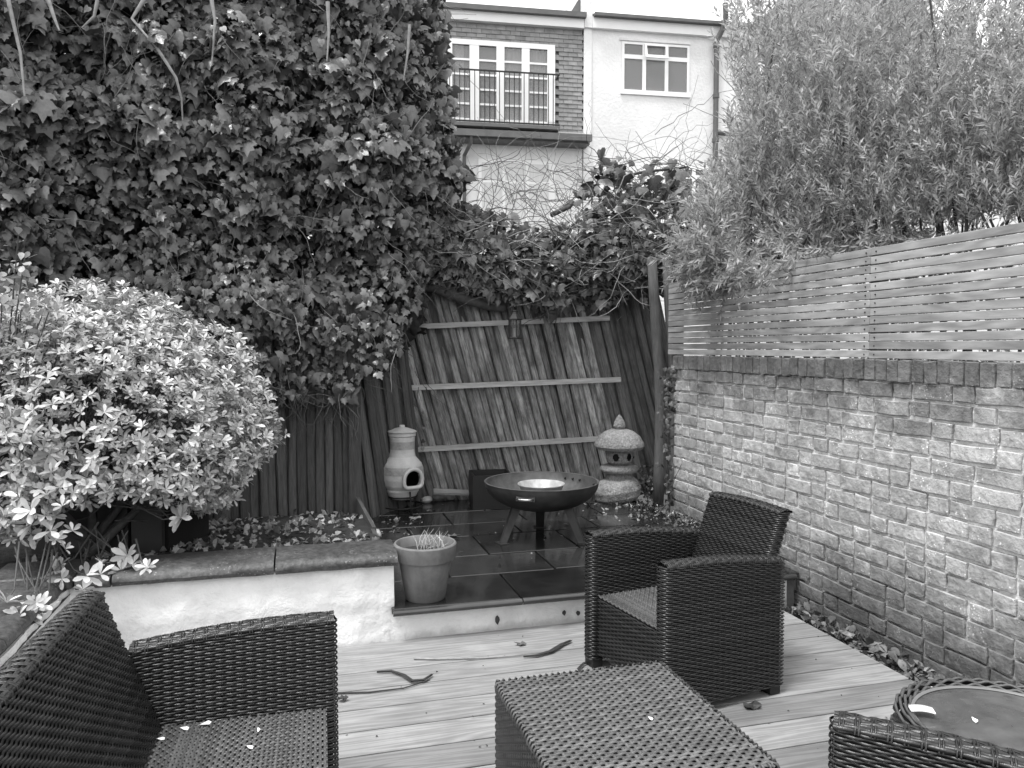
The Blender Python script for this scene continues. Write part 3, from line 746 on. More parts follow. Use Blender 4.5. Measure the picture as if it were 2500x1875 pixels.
def wall_weave(f, z0, ztop, nr, half, amp=.0030, rad=.0035, shear=(0, 0), seg=3, phase=math.pi, hgt=None, taper=0.):
    """vertical wall following plan path f from z0 to ztop(X); shear: xy shift per metre of height"""
    def path(u):
        X, N = f(u); return np.concatenate([X, 0*u[:, None]], 1), np.concatenate([N, 0*u[:, None]], 1)
    def vf(u, v):
        X, N = f(u); zt = ztop(X); z = z0+(zt-z0)*v
        Xs = X+np.array(shear)[None, :]*(z-z0)[:, None]-N*taper*v
        return np.concatenate([Xs, z[:, None]], 1), np.concatenate([N, 0*u[:, None]], 1), np.tile(np.array([[0, 0, 1.]]), (len(u), 1))
    return weave(path, vf, nr, half, amp, rad, phase, seg, hgt)
def flat_weave(x0, x1, y0, y1, z, nr, half, amp=.0028, rad=.005, along='x', phase=math.pi, bow=0., seg=3, off=0.):
    def pos(u, v):
        if along == 'x': X = x0+(x1-x0)*u; Y = np.full_like(u, y0+(y1-y0)*v)
        else: Y = y0+(y1-y0)*u; X = np.full_like(u, x0+(x1-x0)*v)
        zz = z+bow*np.sin(np.pi*np.clip((X-x0)/(x1-x0), 0, 1))
        return np.stack([X, Y, zz], -1)
    N0 = np.array([[0, 0, 1.]]); D0 = np.array([[0, 1., 0]]) if along == 'x' else np.array([[-1., 0, 0]])
    return weave(lambda u: (pos(u, 0), np.tile(N0, (len(u), 1))), lambda u, v: (pos(u, v), np.tile(N0, (len(u), 1)), np.tile(D0, (len(u), 1))), nr, half, amp, rad, phase, seg)
def top_braid(p0, p1, wd, parent, name='arm_top', m='wicker', arch=.012, nrow=6, crown=0.):
    """braided cap over an arm or back: rows along the length on an arched section plus cross ties"""
    p0 = np.array(p0, float); p1 = np.array(p1, float); T = p1-p0; Ln = np.linalg.norm(T); T /= Ln; S = np.array([T[1], -T[0], 0]); S /= np.linalg.norm(S); U = np.cross(S, T)
    def pos(u, v):
        a = (v-.5)*math.pi*.98; side = math.sin(a)*wd/2; up = math.cos(a)*arch
        return p0+T*Ln*u[:, None]+S*side+U*(up+crown*np.sin(np.pi*u))[:, None]
    def vf(u, v):
        a = (v-.5)*math.pi*.98; N = S*math.sin(a)*.8+U*math.cos(a); N /= np.linalg.norm(N); D = np.cross(T, N)
        return pos(u, v), np.tile(N, (len(u), 1)), np.tile(-D, (len(u), 1))
    pr = [weave(lambda u: (pos(u, .5), np.tile(U, (len(u), 1))), vf, nrow+3, .032, .0025, .0060, 2.1)]
    o = weave_obj(name, pr, m, parent)
    tie = MB(); nt_ = int(Ln/.031)
    for k in range(nt_):
        for d in (-.0038, .0038):
            u = np.array([(k+.5)/nt_+d/Ln]); pts = [pos(u, v)[0]+.0055*(S*math.sin((v-.5)*math.pi)+U*math.cos((v-.5)*math.pi)) for v in np.linspace(-.08, 1.08, 7)]
            tie.tube(pts, .0030, 4, cap=False)
    tag(tie.build('ties', m, o, smooth=True), kind='stuff')
    return o
def seat_unit(root, W, D=.60, hf=.615, hr=.567, at=.070, bk=.755, hs=.33):
    """local: +y is the front. arms at both sides"""
    PITCH_ = .0085; HALF = .029
    for s_ in (-1, 1):
        xo = s_*W/2; xi = s_*(W/2-at)
        # travel so that the right-hand normal points outwards
        if s_ > 0: pts = [(xo, -D/2), (xo, D/2), (xi, D/2), (xi, -D/2)]
        else: pts = [(xi, -D/2), (xi, D/2), (xo, D/2), (xo, -D/2)]
        f = polypath(pts, rr=.026)
        # normal check
        X, N = f(np.array([.12 if s_ > 0 else .88]))
        if N[0][0]*s_ < 0:
            f0 = f
            f = (lambda g: (lambda u: (g(u)[0], -g(u)[1])))(f0)
        zt = lambda X: hr+(hf-hr)*np.clip((X[:, 1]+D/2)/D, 0, 1)**.6-.012
        weave_obj('arm', [wall_weave(f, .035, zt, int((hf-.05)/PITCH_), HALF)], 'wicker', root)
        c = (xo+xi)/2
        core = MB(); ys = np.linspace(-D/2+.012, D/2-.012, 8); V = []
        for yv in ys:
            z = float(zt(np.array([[0, yv]]))[0]); V += [(c-at/2+.008, yv, .04), (c+at/2-.008, yv, .04), (c+at/2-.008, yv, z-.004), (c-at/2+.008, yv, z-.004)]
        Fs = [(i*4+j, i*4+(j+1) % 4, (i+1)*4+(j+1) % 4, (i+1)*4+j) for i in range(7) for j in range(4)]+[(3, 2, 1, 0), (28, 29, 30, 31)]
        core.add(V, Fs).build('arm_core', 'weave_gap_shade', root)  # added dark body behind the weave, painted shade for its gaps
        # curved cap in three straight pieces is one braid with a crown
        top_braid((c, D/2-.004, hf-.014), (c, -D/2+.01, hr-.010), at*.98, root, 'arm_top', crown=.012)
        for yv in (D/2-.035, -D/2+.035):
            MB().box((c-.034, yv-.028, 0), (c+.034, yv+.028, .05), .004).build('foot', 'black_plastic', root)
    xi = W/2-at
    # front skirt, seat, back
    weave_obj('front_skirt', [wall_weave(polypath([(xi-.004, D/2-.035), (-xi+.004, D/2-.035)], rr=.01) if False else polypath([(-xi+.004, D/2-.035), (0, D/2-.035), (xi-.004, D/2-.035)][::-1], rr=.002), .06, lambda X: np.full(len(X), hs-.01), int((hs-.07)/PITCH_), HALF)], 'wicker', root)
    MB().box((-xi, -D/2+.06, .07), (xi, D/2-.045, hs-.010)).build('seat_core', 'weave_gap_shade', root)
    weave_obj('seat', [flat_weave(-xi+.003, xi-.003, -D/2+.05, D/2-.03, hs, int((D-.1)/.0125), .0165, .0020, .0044),
                       flat_weave(-xi+.003, xi-.003, -D/2+.05, D/2-.03, hs-.001, int(2*xi/.0165), .0125, .0026, .0040, along='y')], 'wicker_lit', root)
    for k in (0, 1): pass
    bt = .06; y0 = -D/2+.115; sh = -.36
    f = polypath([(-xi+.006, y0-bt), (xi-.006, y0-bt), (xi-.006, y0), (-xi+.006, y0)], closed=True, rr=.018)
    X, N = f(np.array([.2]))
    if N[0][1] > 0: f = (lambda g: (lambda u: (g(u)[0], -g(u)[1])))(f)
    zt = lambda X: bk-.012+.0*X[:, 0]
    weave_obj('backrest', [wall_weave(f, hs-.05, zt, int((bk-hs+.05)/.0086), .022, .0026, .0040, shear=(0, sh), phase=math.pi*.62)], 'wicker', root)
    V = []
    for z in (hs-.05, bk-.014):
        o_ = sh*(z-hs+.05); V += [(-xi+.014, y0-bt+.008+o_, z), (xi-.014, y0-bt+.008+o_, z), (xi-.014, y0-.008+o_, z), (-xi+.014, y0-.008+o_, z)]
    MB().add(V, [(0, 3, 2, 1), (4, 5, 6, 7), (0, 1, 5, 4), (1, 2, 6, 5), (2, 3, 7, 6), (3, 0, 4, 7)]).build('backrest_core', 'weave_gap_shade', root)
    oz = sh*(bk-.012-hs+.05)
    top_braid((-xi+.006, y0-bt/2+oz, bk-.016), (xi-.006, y0-bt/2+oz, bk-.016), bt*.98, root, 'backrest_top', arch=.009, nrow=4, crown=.010)
    return root
def copy_tree(o, parent=None):
    c = o.copy(); col.objects.link(c); c.parent = parent
    for ch in list(o.children): copy_tree(ch, c)
    return c
chair = empty('wicker_armchair', (1.59, 3.00, 0), R(99.6), 'dark wicker armchair facing left in front of the brick wall', 'armchair', 'wicker armchairs')
seat_unit(chair, .62)
chair2 = copy_tree(chair)
f2 = np.array([-.761, .649]); rt_ = math.atan2(f2[1], f2[0])-math.pi/2
left2 = np.array([-f2[1], f2[0]]); armf = on_z(2030, 1752, .61)[:2]+f2*.0
cc = armf+left2*(.31-.04)-f2*.30
chair2.location = (cc[0], cc[1], 0); chair2.rotation_euler = (0, 0, rt_)
chair2['label'] = 'dark wicker armchair cut off at the bottom right, only one arm showing'
sofa = empty('wicker_sofa', (-.215, 1.855, 0), R(-91.6), 'dark wicker two-seat sofa at the lower left, facing the table', 'sofa')
seat_unit(sofa, 1.26)
# coffee table
tb = empty('wicker_table', (.866, 1.965, 0), R(0), 'square dark wicker coffee table with paler woven top', 'table')
tx, ty, tz = .282, .33, .40
weave_obj('table_top', [flat_weave(-tx, tx, -ty, ty, tz, int(2*ty/.0150), .0175, .0022, .0044), flat_weave(-tx, tx, -ty, ty, tz-.0005, int(2*tx/.0175), .0150, .0022, .0044, along='y')], 'table_weave_lit', tb)
f = polypath([(-tx, -ty), (tx, -ty), (tx, ty), (-tx, ty)], closed=True, rr=.012)
weave_obj('apron', [wall_weave(f, .03, lambda X: np.full(len(X), tz-.002), 32, .0225, .003, .0056)], 'wicker', tb)
MB().box((-tx+.008, -ty+.008, .04), (tx-.008, ty-.008, tz-.006)).build('table_core', 'weave_gap_shade', tb)  # added dark fill, paints the shade seen through the table weave
ed = MB()
n_ = 120
for k in range(n_):
    u = k/n_; X, N = f(np.array([u])); X = X[0]; N = N[0]
    if N.dot(X) < 0: N = -N
    p = np.array([X[0], X[1], tz]); q = np.array([N[0], N[1], 0]); z = np.array([0, 0, 1])
    ed.tube([p-q*.008+z*.006, p+q*.002+z*.005, p+q*.006-z*.004, p+q*.004-z*.016], .0042, 4, cap=False)
tag(ed.build('edge_ties', 'wicker_lit', tb, smooth=True), kind='stuff')
for sx in (-1, 1):
    for sy in (-1, 1): MB().box((sx*(tx-.03)-.025, sy*(ty-.03)-.025, 0), (sx*(tx-.03)+.025, sy*(ty-.03)+.025, .05), .004).build('foot', 'black_plastic', tb)
# round drum table
dr = empty('round_wicker_table', (1.80, 1.56, 0), 0, 'round wicker drum table with a wet grey disc top by the wall', 'side table')
rr_ = .272; hh_ = .45
def circ(u):
    t = -u*2*math.pi; X = np.stack([rr_*np.cos(t), rr_*np.sin(t)], -1); return X, X/rr_
v_, f_ = wall_weave(circ, .03, lambda X: np.full(len(X), hh_), 36, .03, .0036, .0060)
weave_obj('drum', [(v_, f_)], 'wicker', dr)
MB().lathe([(rr_-.01, .03), (rr_-.01, hh_-.02)], 40, capb=True, capt=True).build('drum_core', 'weave_gap_shade', dr)
pr = []
for k, (rad_, zz) in enumerate(((rr_+.001, hh_+.004), (rr_-.010, hh_+.013), (rr_-.022, hh_+.013), (rr_-.033, hh_+.006))):
    n = 171; th = np.linspace(0, 2*math.pi, n); osc = .0035*np.cos(np.pi*np.arange(n)/3+k*2.1)
    t = MB().tube([((rad_+osc[i]*.4)*math.cos(th[i]), (rad_+osc[i]*.4)*math.sin(th[i]), zz+osc[i]) for i in range(n)], .0045, 5, cap=False)
    pr.append((np.array(t.v), np.array(t.f)))
weave_obj('rim_braid', pr, 'wicker_lit', dr)
ang_smooth(MB().lathe([(.236, hh_-.01), (.240, hh_+.004), (.234, hh_+.006), (.228, hh_+.001)], 64).build('tray_rim', 'rim_grey', dr), 60)
MB().lathe([(.2335, hh_-.012), (.2335, hh_-.001)], 64, capt=True).build('tray', 'wet_disc', dr)
p = on_z(2250, 1712, hh_+.03)
tg = MB(); 
V = []; ns = 8
for k in range(ns):
    a = k/(ns-1); V += [(-.024, -.03+.06*a, .002+.004*math.sin(a*3.1)), (.012, -.03+.06*a, .002+.004*math.sin(a*3.1))]
V += [(x, y_, z-.004) for x, y_, z in V]
Fs = [(2*k, 2*k+1, 2*k+3, 2*k+2) for k in range(ns-1)]+[(2*ns+2*k, 2*ns+2*k+2, 2*ns+2*k+3, 2*ns+2*k+1) for k in range(ns-1)]+[(2*k, 2*k+2, 2*ns+2*k+2, 2*ns+2*k) for k in range(ns-1)]+[(2*k+1, 2*ns+2*k+1, 2*ns+2*k+3, 2*k+3) for k in range(ns-1)]
tag(tg.add(V, Fs).build('white_strap', 'petal', None, (p[0]-.012, p[1]-.012, hh_+.016), (0, 0, R(60)), smooth=True), 'white plastic strap lying on the rim of the round table', 'strap')

# ================================================================== FIRE PIT
fp0 = at_d(1322, 1300, 5.12); FX, FY = fp0[0], fp0[1]
fp = empty('fire_pit', (FX, FY, PZ), -YAW, 'large rusty steel fire pit bowl on three splayed legs', 'fire pit')
Rb, hr_, hb = .382, .385, .195
def bowlprof(Rm, z0, z1, n=12):
    return [(Rm*math.sin(a)**.9, z1-(z1-z0)*math.cos(a)**1.0) for a in np.linspace(.001, math.pi/2, n)]
op = bowlprof(Rb, hb, hr_, 14); ip = bowlprof(Rb-.010, hb+.008, hr_, 14)
ang_smooth(MB().lathe(op, 64).build('bowl', 'rust', fp), 60)
ang_smooth(MB().lathe(ip[::-1], 64).build('bowl_inside', 'rust_inner', fp), 60)
ang_smooth(MB().lathe([(Rb, hr_-.002), (Rb+.003, hr_+.002), (Rb-.004, hr_+.005), (Rb-.011, hr_+.001)], 64).build('rim', 'rust_inner', fp), 60)
for a in (-150, -30, 90):
    t = R(a); c, s_ = math.cos(t), math.sin(t); lg = MB()
    top = Vector((.20*c, .20*s_, hb+.045)); bot = Vector((.305*c, .305*s_, .0)); side = Vector((-s_, c, 0)); out_ = Vector((c, s_, 0))
    V = []
    for p, wd, th in ((top, .036, .05), (bot, .028, .034)):
        V += [p-side*wd-out_*th/2, p+side*wd-out_*th/2, p+side*wd*.35+out_*th/2, p-side*wd*.35+out_*th/2]
    l_ = lg.add(V, [(0, 1, 5, 4), (1, 2, 6, 5), (2, 3, 7, 6), (3, 0, 4, 7), (0, 3, 2, 1), (4, 5, 6, 7)]).build('leg', 'rust', fp)
    MB().box((-.045, -.03, 0), (.045, .03, .006)).build('foot_plate', 'rust', l_, (.305*c, .305*s_, 0), (0, 0, t+math.pi/2))
hg = MB(); hg.box((-.062, -.006, -.016), (.062, .004, .016), .002)
ah = R(-90-18); hz = hr_-.055; rh = Rb*.965
ho = hg.build('handle_plate', 'rust', fp, (rh*math.cos(ah), rh*math.sin(ah), hz), (R(-14), 0, ah+math.pi/2))
MB().tube([(-.05, .0, .004), (-.048, -.035, -.004), (-.03, -.045, -.006), (.03, -.045, -.006), (.048, -.035, -.004), (.05, .0, .004)], .0055, 7).build('handle', 'steel', ho, smooth=True)
for a in (-172, -166, 60, 50, 40, 8):
    t = R(a); MB().tube([((Rb-.004)*math.cos(t), (Rb-.004)*math.sin(t), hr_-.03), ((Rb-.030)*math.cos(t), (Rb-.030)*math.sin(t), hr_-.034)], .006, 8).build('vent_hole', 'hollow_shade', fp)  # black plugs: the dark of the holes is painted
ds = empty('enamel_bowl', (FX-.012, FY-.03, PZ+hb+.026), 0, 'pale metal bowl sitting inside the fire pit', 'bowl')
pr_ = [(.0, .004), (.085, .004), (.105, .02), (.150, .145), (.158, .150), (.157, .154), (.146, .148), (.10, .026), (.08, .012), (0, .010)]
ang_smooth(MB().lathe(pr_, 48).build('dish', 'enamel', ds), 50)

# ================================================================== CHIMINEA
cp = on_z(983, 1247, PZ)
ch = empty('chiminea', (cp[0], cp[1], PZ), 0, 'pale clay chiminea with lid standing on a black iron ring', 'chiminea')
# profile (r, z) from stand up
z0 = .10
PRF = [(.0, z0), (.085, z0), (.105, z0+.02), (.122, z0+.055), (.126, z0+.058), (.128, z0+.072), (.124, z0+.076), (.150, z0+.11), (.166, z0+.16), (.168, z0+.20), (.163, z0+.24), (.150, z0+.275),
       (.125, z0+.305), (.103, z0+.33), (.097, z0+.36), (.0955, z0+.40), (.097, z0+.44), (.099, z0+.475), (.098, z0+.485), (.106, z0+.492), (.106, z0+.515), (.098, z0+.52)]
MA = -math.pi/2+R(20)         # mouth direction: towards the camera and to the right
mz = z0+.175
def in_mouth(t, z, g=1.):
    da = (t-MA+math.pi) % (2*math.pi)-math.pi; x = da*.168; zz = z-(mz-.055)
    if zz < -.012*g or zz > .128*g: return False
    lim = .076*g if zz < .05 else .076*g*math.sqrt(max(0, 1-((zz-.05)/(.075*g))**2))
    return abs(x) < lim
def fine(pr, n=90):
    L_ = np.concatenate([[0], np.cumsum([math.dist(pr[i], pr[i+1]) for i in range(len(pr)-1)])]); q = np.unique(np.concatenate([np.linspace(0, L_[-1], n), L_]))
    return list(zip(np.interp(q, L_, [p[0] for p in pr]), np.interp(q, L_, [p[1] for p in pr])))
body = MB().lathe(fine(PRF), 120, skip=lambda t, z: in_mouth(t, z))
ang_smooth(body.build('body', 'clay', ch), 50)
ang_smooth(MB().lathe([(max(r-.014, 0), z+.008 if i < 2 else z) for i, (r, z) in enumerate(fine(PRF, 40))][:-4], 60, skip=lambda t, z: in_mouth(t, z, 1.05)).build('inside', 'hollow_shade', ch), 60)  # lining painted near-black for the dark of the mouth
def rim_pts(g=1.0, out=.006):
    P = []
    for k in range(40):
        a = 2*math.pi*k/40
        x = .066*math.cos(a)*g; zz = .05+.080*math.sin(a) if math.sin(a) > 0 else .05-.062*abs(math.sin(a))**.55
        x = (abs(math.cos(a))**(.45 if math.sin(a) < 0 else 1))*math.copysign(1, math.cos(a))*.078*g
        z = mz-.055+zz; r = float(np.interp(z, [p[1] for p in PRF[5:12]], [p[0] for p in PRF[5:12]]))+out
        # flatter face: keep the rim nearly in a plane
        d = .168+.012; X = x; P.append((d*math.cos(MA)-X*math.sin(MA), d*math.sin(MA)+X*math.cos(MA), z))
    P.append(P[0]); return P
mt = MB(); rp_ = rim_pts()
mt.tube(rp_, .015, 10, cap=False); ang_smooth(mt.build('mouth_rim', 'clay', ch), 80)
# collar joining rim and body
co = MB(); V = []
for (x, y_, z) in rp_[:-1]:
    V += [(x, y_, z), (x-.06*math.cos(MA), y_-.06*math.sin(MA), z)]
n = 40; co.add(V, [(2*i, 2*i+1, 2*((i+1) % n)+1, 2*((i+1) % n)) for i in range(n)]); co.build('mouth_collar', 'clay', ch, smooth=True)
for (a, b, off) in ((z0+.195, z0+.262, .0012), (z0+.385, z0+.455, .0012)):
    seg_ = [(r+off, z) for r, z in fine(PRF, 120) if a <= z <= b]
    MB().lathe(seg_, 90, skip=lambda t, z: in_mouth(t, z, 1.15)).build('carved_band', 'clay_band', ch, smooth=True)
ld = MB().lathe([(.112, z0+.52), (.114, z0+.526), (.10, z0+.535), (.05, z0+.552), (.022, z0+.558), (.022, z0+.572), (.018, z0+.576), (0, z0+.577)], 48)
ang_smooth(ld.build('lid', 'clay', ch), 50)
st = MB(); n = 49; st.tube([(.16*math.cos(2*math.pi*k/48), .16*math.sin(2*math.pi*k/48), .045) for k in range(n)], .006, 6, cap=False)
so = st.build('stand_ring', 'iron', ch, smooth=True)
MB().tube([(.115*math.cos(2*math.pi*k/48), .115*math.sin(2*math.pi*k/48), z0+.02) for k in range(n)], .006, 6, cap=False).build('cradle_ring', 'iron', ch, smooth=True)
for a in (-75, 45, 165):
    c, s_ = math.cos(R(a)), math.sin(R(a))
    MB().tube([(.165*c, .165*s_, 0), (.163*c, .163*s_, .06), (.155*c, .155*s_, z0+.03), (.150*c, .150*s_, z0+.075)], .0065, 6).build('stand_leg', 'iron', ch, smooth=True)

# ================================================================== STONE LANTERN
gp = on_z(1511, 1222, PZ)
sl_ = empty('stone_lantern', (gp[0], gp[1], PZ), 0, 'granite japanese-style garden lantern with mushroom cap on a boulder', 'stone lantern')
def stone(prof, n=40, sq=(1, 1), seed=0, amp=.02, name='s', skip=None):
    mb = MB().lathe(prof, n, skip=skip); V = np.array(mb.v); P = V*18+seed
    d = (vnoise(P, 1)+.5*vnoise(P, 2.3))*amp
    V[:, 0] *= (1+d)*sq[0]; V[:, 1] *= (1+d)*sq[1]; V[:, 2] += d*.25*np.linalg.norm(V[:, :2], axis=1); mb.v = [tuple(p) for p in V]; return mb
ang_smooth(stone(fine([(0, 0), (.16, 0), (.192, .03), (.20, .08), (.185, .13), (.15, .165), (.09, .185), (0, .19)], 30), 44, (1, .9), 3, .05).build('boulder', 'granite', sl_, None, (R(-3), R(-7), 0)), 60)
ang_smooth(stone(fine([(.135, .13), (.118, .17), (.112, .215), (.0, .216)], 16), 40, (1, .9), 5, .03).build('pedestal', 'granite', sl_), 60)
ang_smooth(stone(fine([(0, .212), (.12, .214), (.152, .225), (.160, .245), (.152, .268), (.12, .278), (0, .28)], 24), 44, (1, .95), 8, .02).build('ring_stone', 'granite', sl_), 60)
LA = [-math.pi/2-R(38), -math.pi/2+R(26), math.pi/2]
def hole(t, z, g=1):
    for a in LA:
        da = ((t-a+math.pi) % (2*math.pi)-math.pi)*.11
        if (da/(.027*g))**2+((z-.345)/(.030*g))**2 < 1: return True
    return False
lb = [(0, .279), (.075, .280), (.10, .30), (.11, .335), (.108, .37), (.095, .40), (0, .401)]
ang_smooth(stone(fine(lb, 70), 96, (1, 1), 11, .015, skip=hole).build('light_box', 'granite', sl_), 60)
ang_smooth(MB().lathe([(0, .29), (.085, .30), (.09, .345), (.085, .395)], 40).build('light_box_inside', 'hollow_shade', sl_), 60)  # lining painted near-black so the light holes look dark
ang_smooth(stone(fine([(0, .395), (.12, .392), (.19, .402), (.208, .425), (.205, .45), (.175, .495), (.12, .535), (.07, .552), (0, .556)], 34), 52, (1, 1), 17, .018).build('cap', 'granite', sl_), 60)
sl_.scale = (1, 1, 1.085)
ang_smooth(stone(fine([(0, .552), (.04, .554), (.052, .575), (.045, .605), (.025, .64), (.008, .662), (0, .664)], 20), 28, (1, 1), 23, .03).build('finial', 'granite', sl_), 60)

# ================================================================== POT, PLANTER, HANGING LANTERN, SMALL THINGS
pp = on_z(1040, 1462, PZ)
pt = empty('terracotta_pot', (pp[0], pp[1]+.02, PZ), 0, 'terracotta flower pot with dry grass standing on the patio edge', 'flower pot')
Rp = .152
ang_smooth(MB().lathe([(.0, 0), (.096, 0), (.102, .006), (.134, .205), (.150, .206), (.155, .212), (.160, .282), (.155, .288), (.147, .288), (.143, .282), (.134, .235), (0, .235)], 56).build('pot', 'terracotta', pt), 40)
v = rng.normal(0, .004, (600,)); 
MB().lathe([(.137, .238), (.10, .246), (.05, .25), (0, .252)], 30, jit=.02).build('compost', 'soil', pt)
gr = MB()
for k in range(46):
    a = random.uniform(0, 6.28); r_ = random.uniform(0, .1); x, y_ = r_*math.cos(a)+.03, r_*math.sin(a); h = random.uniform(.04, .11); dx, dy = random.uniform(-.05, .06), random.uniform(-.05, .05)
    gr.tube([(x, y_, .245), (x+dx*.3, y_+dy*.3, .245+h*.6), (x+dx, y_+dy, .245+h)], [.0016, .0013, .0005], 3, cap=False)
tag(gr.build('grass_tuft', 'grass_dry', pt), kind='stuff')
# black planter behind the fire pit
q = on_z(1205, 1240, PZ)
pl = empty('square_planter', (q[0], q[1]+.1, PZ), R(-6), 'empty black square planter behind the fire pit', 'planter')
a_, h_ = .16, .27
for nm, lo, hi in (('side', (-a_, -a_, 0), (a_, -a_+.015, h_)), ('side', (-a_, a_-.015, 0), (a_, a_, h_)), ('side', (-a_, -a_+.016, 0), (-a_+.015, a_-.016, h_)), ('side', (a_-.015, -a_+.016, 0), (a_, a_-.016, h_)), ('base', (-a_+.016, -a_+.016, 0), (a_-.016, a_-.016, .02))):
    P_(pl, nm, 'black_plastic', lo, hi)
# hanging lantern
q = on_y(1257, 800, PY-.46)
hl = empty('hanging_lantern', (q[0], q[1], q[2]-.09), 0, 'small dark glazed metal lantern hanging in front of the picket panel', 'lantern')
n = 6; hx = lambda r, z, a0=R(30): [(r*math.cos(a0+k*math.pi/3), r*math.sin(a0+k*math.pi/3), z) for k in range(n)]
def prism(lst):
    V = []; 
    for r, z in lst: V += hx(r, z)
    k = len(lst); return MB().add(V, [(i*6+j, i*6+(j+1) % 6, (i+1)*6+(j+1) % 6, (i+1)*6+j) for i in range(k-1) for j in range(6)]+[tuple(reversed(range(6))), tuple((k-1)*6+j for j in range(6))])
prism([(.055, 0), (.058, .006), (.056, .014), (.046, .018)]).build('base', 'iron', hl)
prism([(.046, .150), (.062, .152), (.062, .160), (.030, .195), (.022, .215), (.026, .220), (.012, .230)]).build('roof', 'iron', hl)
for p in hx(.048, 0): MB().box((p[0]-.004, p[1]-.004, .016), (p[0]+.004, p[1]+.004, .152)).build('corner_bar', 'iron', hl)
for k in range(6):
    a = hx(.044, .02)[k]; b = hx(.044, .02)[(k+1) % 6]
    MB().add([a, b, (b[0], b[1], .148), (a[0], a[1], .148)], [(0, 1, 2, 3)]).build('glass_pane', 'lantern_glass', hl)
MB().tube([(0, 0, .019), (0, 0, .09)], .018, 12).build('candle', 'enamel', hl)
MB().tube([(-.018, 0, .225), (-.02, 0, .25), (0, 0, .275), (.02, 0, .25), (.018, 0, .225)], .0025, 5).build('handle', 'iron', hl)
MB().tube([(0, 0, .275), (.004, .01, .40)], .002, 4).build('hook', 'iron', hl)
# cobbles
def pebble(name, p, s_, label, cat='stone', m='cobble', grp='cobbles by the fence', seed=0):
    mb = stone(fine([(0, -.5), (.3, -.46), (.47, -.2), (.5, .0), (.45, .25), (.28, .44), (0, .5)], 12), 14, (1, 1), seed*3.1, .12)
    mb.v = [(x*s_[0], y_*s_[1], z*s_[2]) for x, y_, z in mb.v]
    return tag(mb.build(name, m, None, (p[0], p[1], p[2]+s_[2]*.45), (random.uniform(-.15, .15), random.uniform(-.15, .15), random.uniform(0, 3)), True), label, cat, grp)
cob = [((1042, 1227), (.10, .08, .055), 'pale smooth cobble beside the chiminea stand, leftmost of the row', 'petal2'), ((1072, 1222), (.13, .10, .075), 'broad grey cobble right of the pale one', None), ((1098, 1220), (.11, .09, .06), 'dark cobble third along from the chiminea', None),
       ((1124, 1216), (.13, .10, .08), 'rounded grey cobble next to the black planter', None), ((1050, 1212), (.12, .09, .06), 'dark wet cobble behind the pale one', None), ((1072, 1205), (.11, .09, .07), 'cobble at the back of the pile under the plank', None), ((1105, 1208), (.1, .08, .06), 'small cobble behind the third one', None)]
mat('cobble_pale', .42, .5, .2, 10, bump=.2)
for i_, (pxy, s_, lab, mm) in enumerate(cob):
    p = on_z(*pxy, PZ+.0); pebble('cobble', p, s_, lab, m='cobble_pale' if mm else 'cobble', seed=i_)
pk = on_z(1104, 1208, PZ+.07)
o = MB().box((-.17, -.03, -.012), (.17, .03, .012), .002).build('timber_offcut', 'plank', None, (pk[0]+.02, pk[1]+.03, PZ+.085), (R(20), R(4), R(-6)))
tag(o, 'short weathered plank lying on the cobbles at the fence foot', 'plank')
# edging board and dibber
ebd = empty('edging_board', (.425, 4.7, PZ), 0, 'low wooden edging board between the soil bed and the patio', 'edging')
for k, (a, b, h) in enumerate(((4.06, 4.62, .21), (4.63, 5.55, .24))):
    MB().obox((0, a-4.7, .09+.0*k), (-.01-.02*k, b-4.7, .10), .022, h-.02).build('board', 'edging', ebd)
p = on_z(920, 1300, PZ+.10)
hd = empty('hand_tool', (p[0], p[1], PZ), 0, 'hand tool with a pale handle leaning on the edging board', 'tool')
A = Vector((0, 0, .11)); B = Vector((-.05, .16, .20))
MB().tube([A-(B-A)*.30, A-(B-A)*.12, A, A+(B-A)*.03], [.012, .019, .018, .010], 8).build('handle', 'enamel', hd, smooth=True)
MB().tube([A, A+(B-A)*.5+Vector((.006, 0, 0)), B], .004, 5).build('shaft', 'stem_pale', hd, smooth=True)
# dark bin in the shrub
q = at_d(245, 1330, 4.0)
bn_ = empty('compost_bin', (q[0]-.02, q[1], .40), R(-20), 'dark slatted bin half hidden beneath the leafy shrub', 'bin')
for k in range(4):
    P_(bn_, 'panel', 'bin', (-.36+.185*k, -.0, -.04), (-.36+.185*k+.165, .03, .42))
P_(bn_, 'back', 'hollow_shade', (-.36, .05, -.04), (.37, .5, .40)); P_(bn_, 'lid', 'bin', (-.38, -.02, .425), (.39, .52, .455))  # back painted near-black for the shade between the panels
# deck clutter
def litter(name, label, cat, pts, r, m, flat=None):
    return tag(MB().tube(pts, r, 5).build(name, m, None, smooth=True), label, cat)
def dk(px, py, z=.006): p = on_z(px, py, z); return (p[0], p[1], z)
litter('dry_stalk', 'long thin pale stalk lying along the deck boards', 'twig', [dk(1011, 1607), dk(1070, 1609), dk(1180, 1606), dk(1280, 1600)], [.007, .004, .0035, .002], 'stem_pale')
def blade(name, label, pts, wd, m='dead_leaf'):
    P = [Vector(dk(*p)) for p in pts]; V = []; n = len(P)
    for i, p in enumerate(P):
        d = (P[min(i+1, n-1)]-P[max(i-1, 0)]).normalized(); s_ = Vector((-d.y, d.x, 0)); w_ = wd*(math.sin(math.pi*(i+.35)/(n+.2)))
        V += [p+s_*w_+Vector((0, 0, .006)), p, p-s_*w_+Vector((0, 0, .008))]
    Fs = [(3*i+j, 3*i+j+1, 3*i+j+4, 3*i+j+3) for i in range(n-1) for j in range(2)]
    o = MB().add(V, Fs).build(name, m, None, smooth=True); sm = o.modifiers.new('t', 'SOLIDIFY'); sm.thickness = .0015
    return tag(o, label, 'leaf')
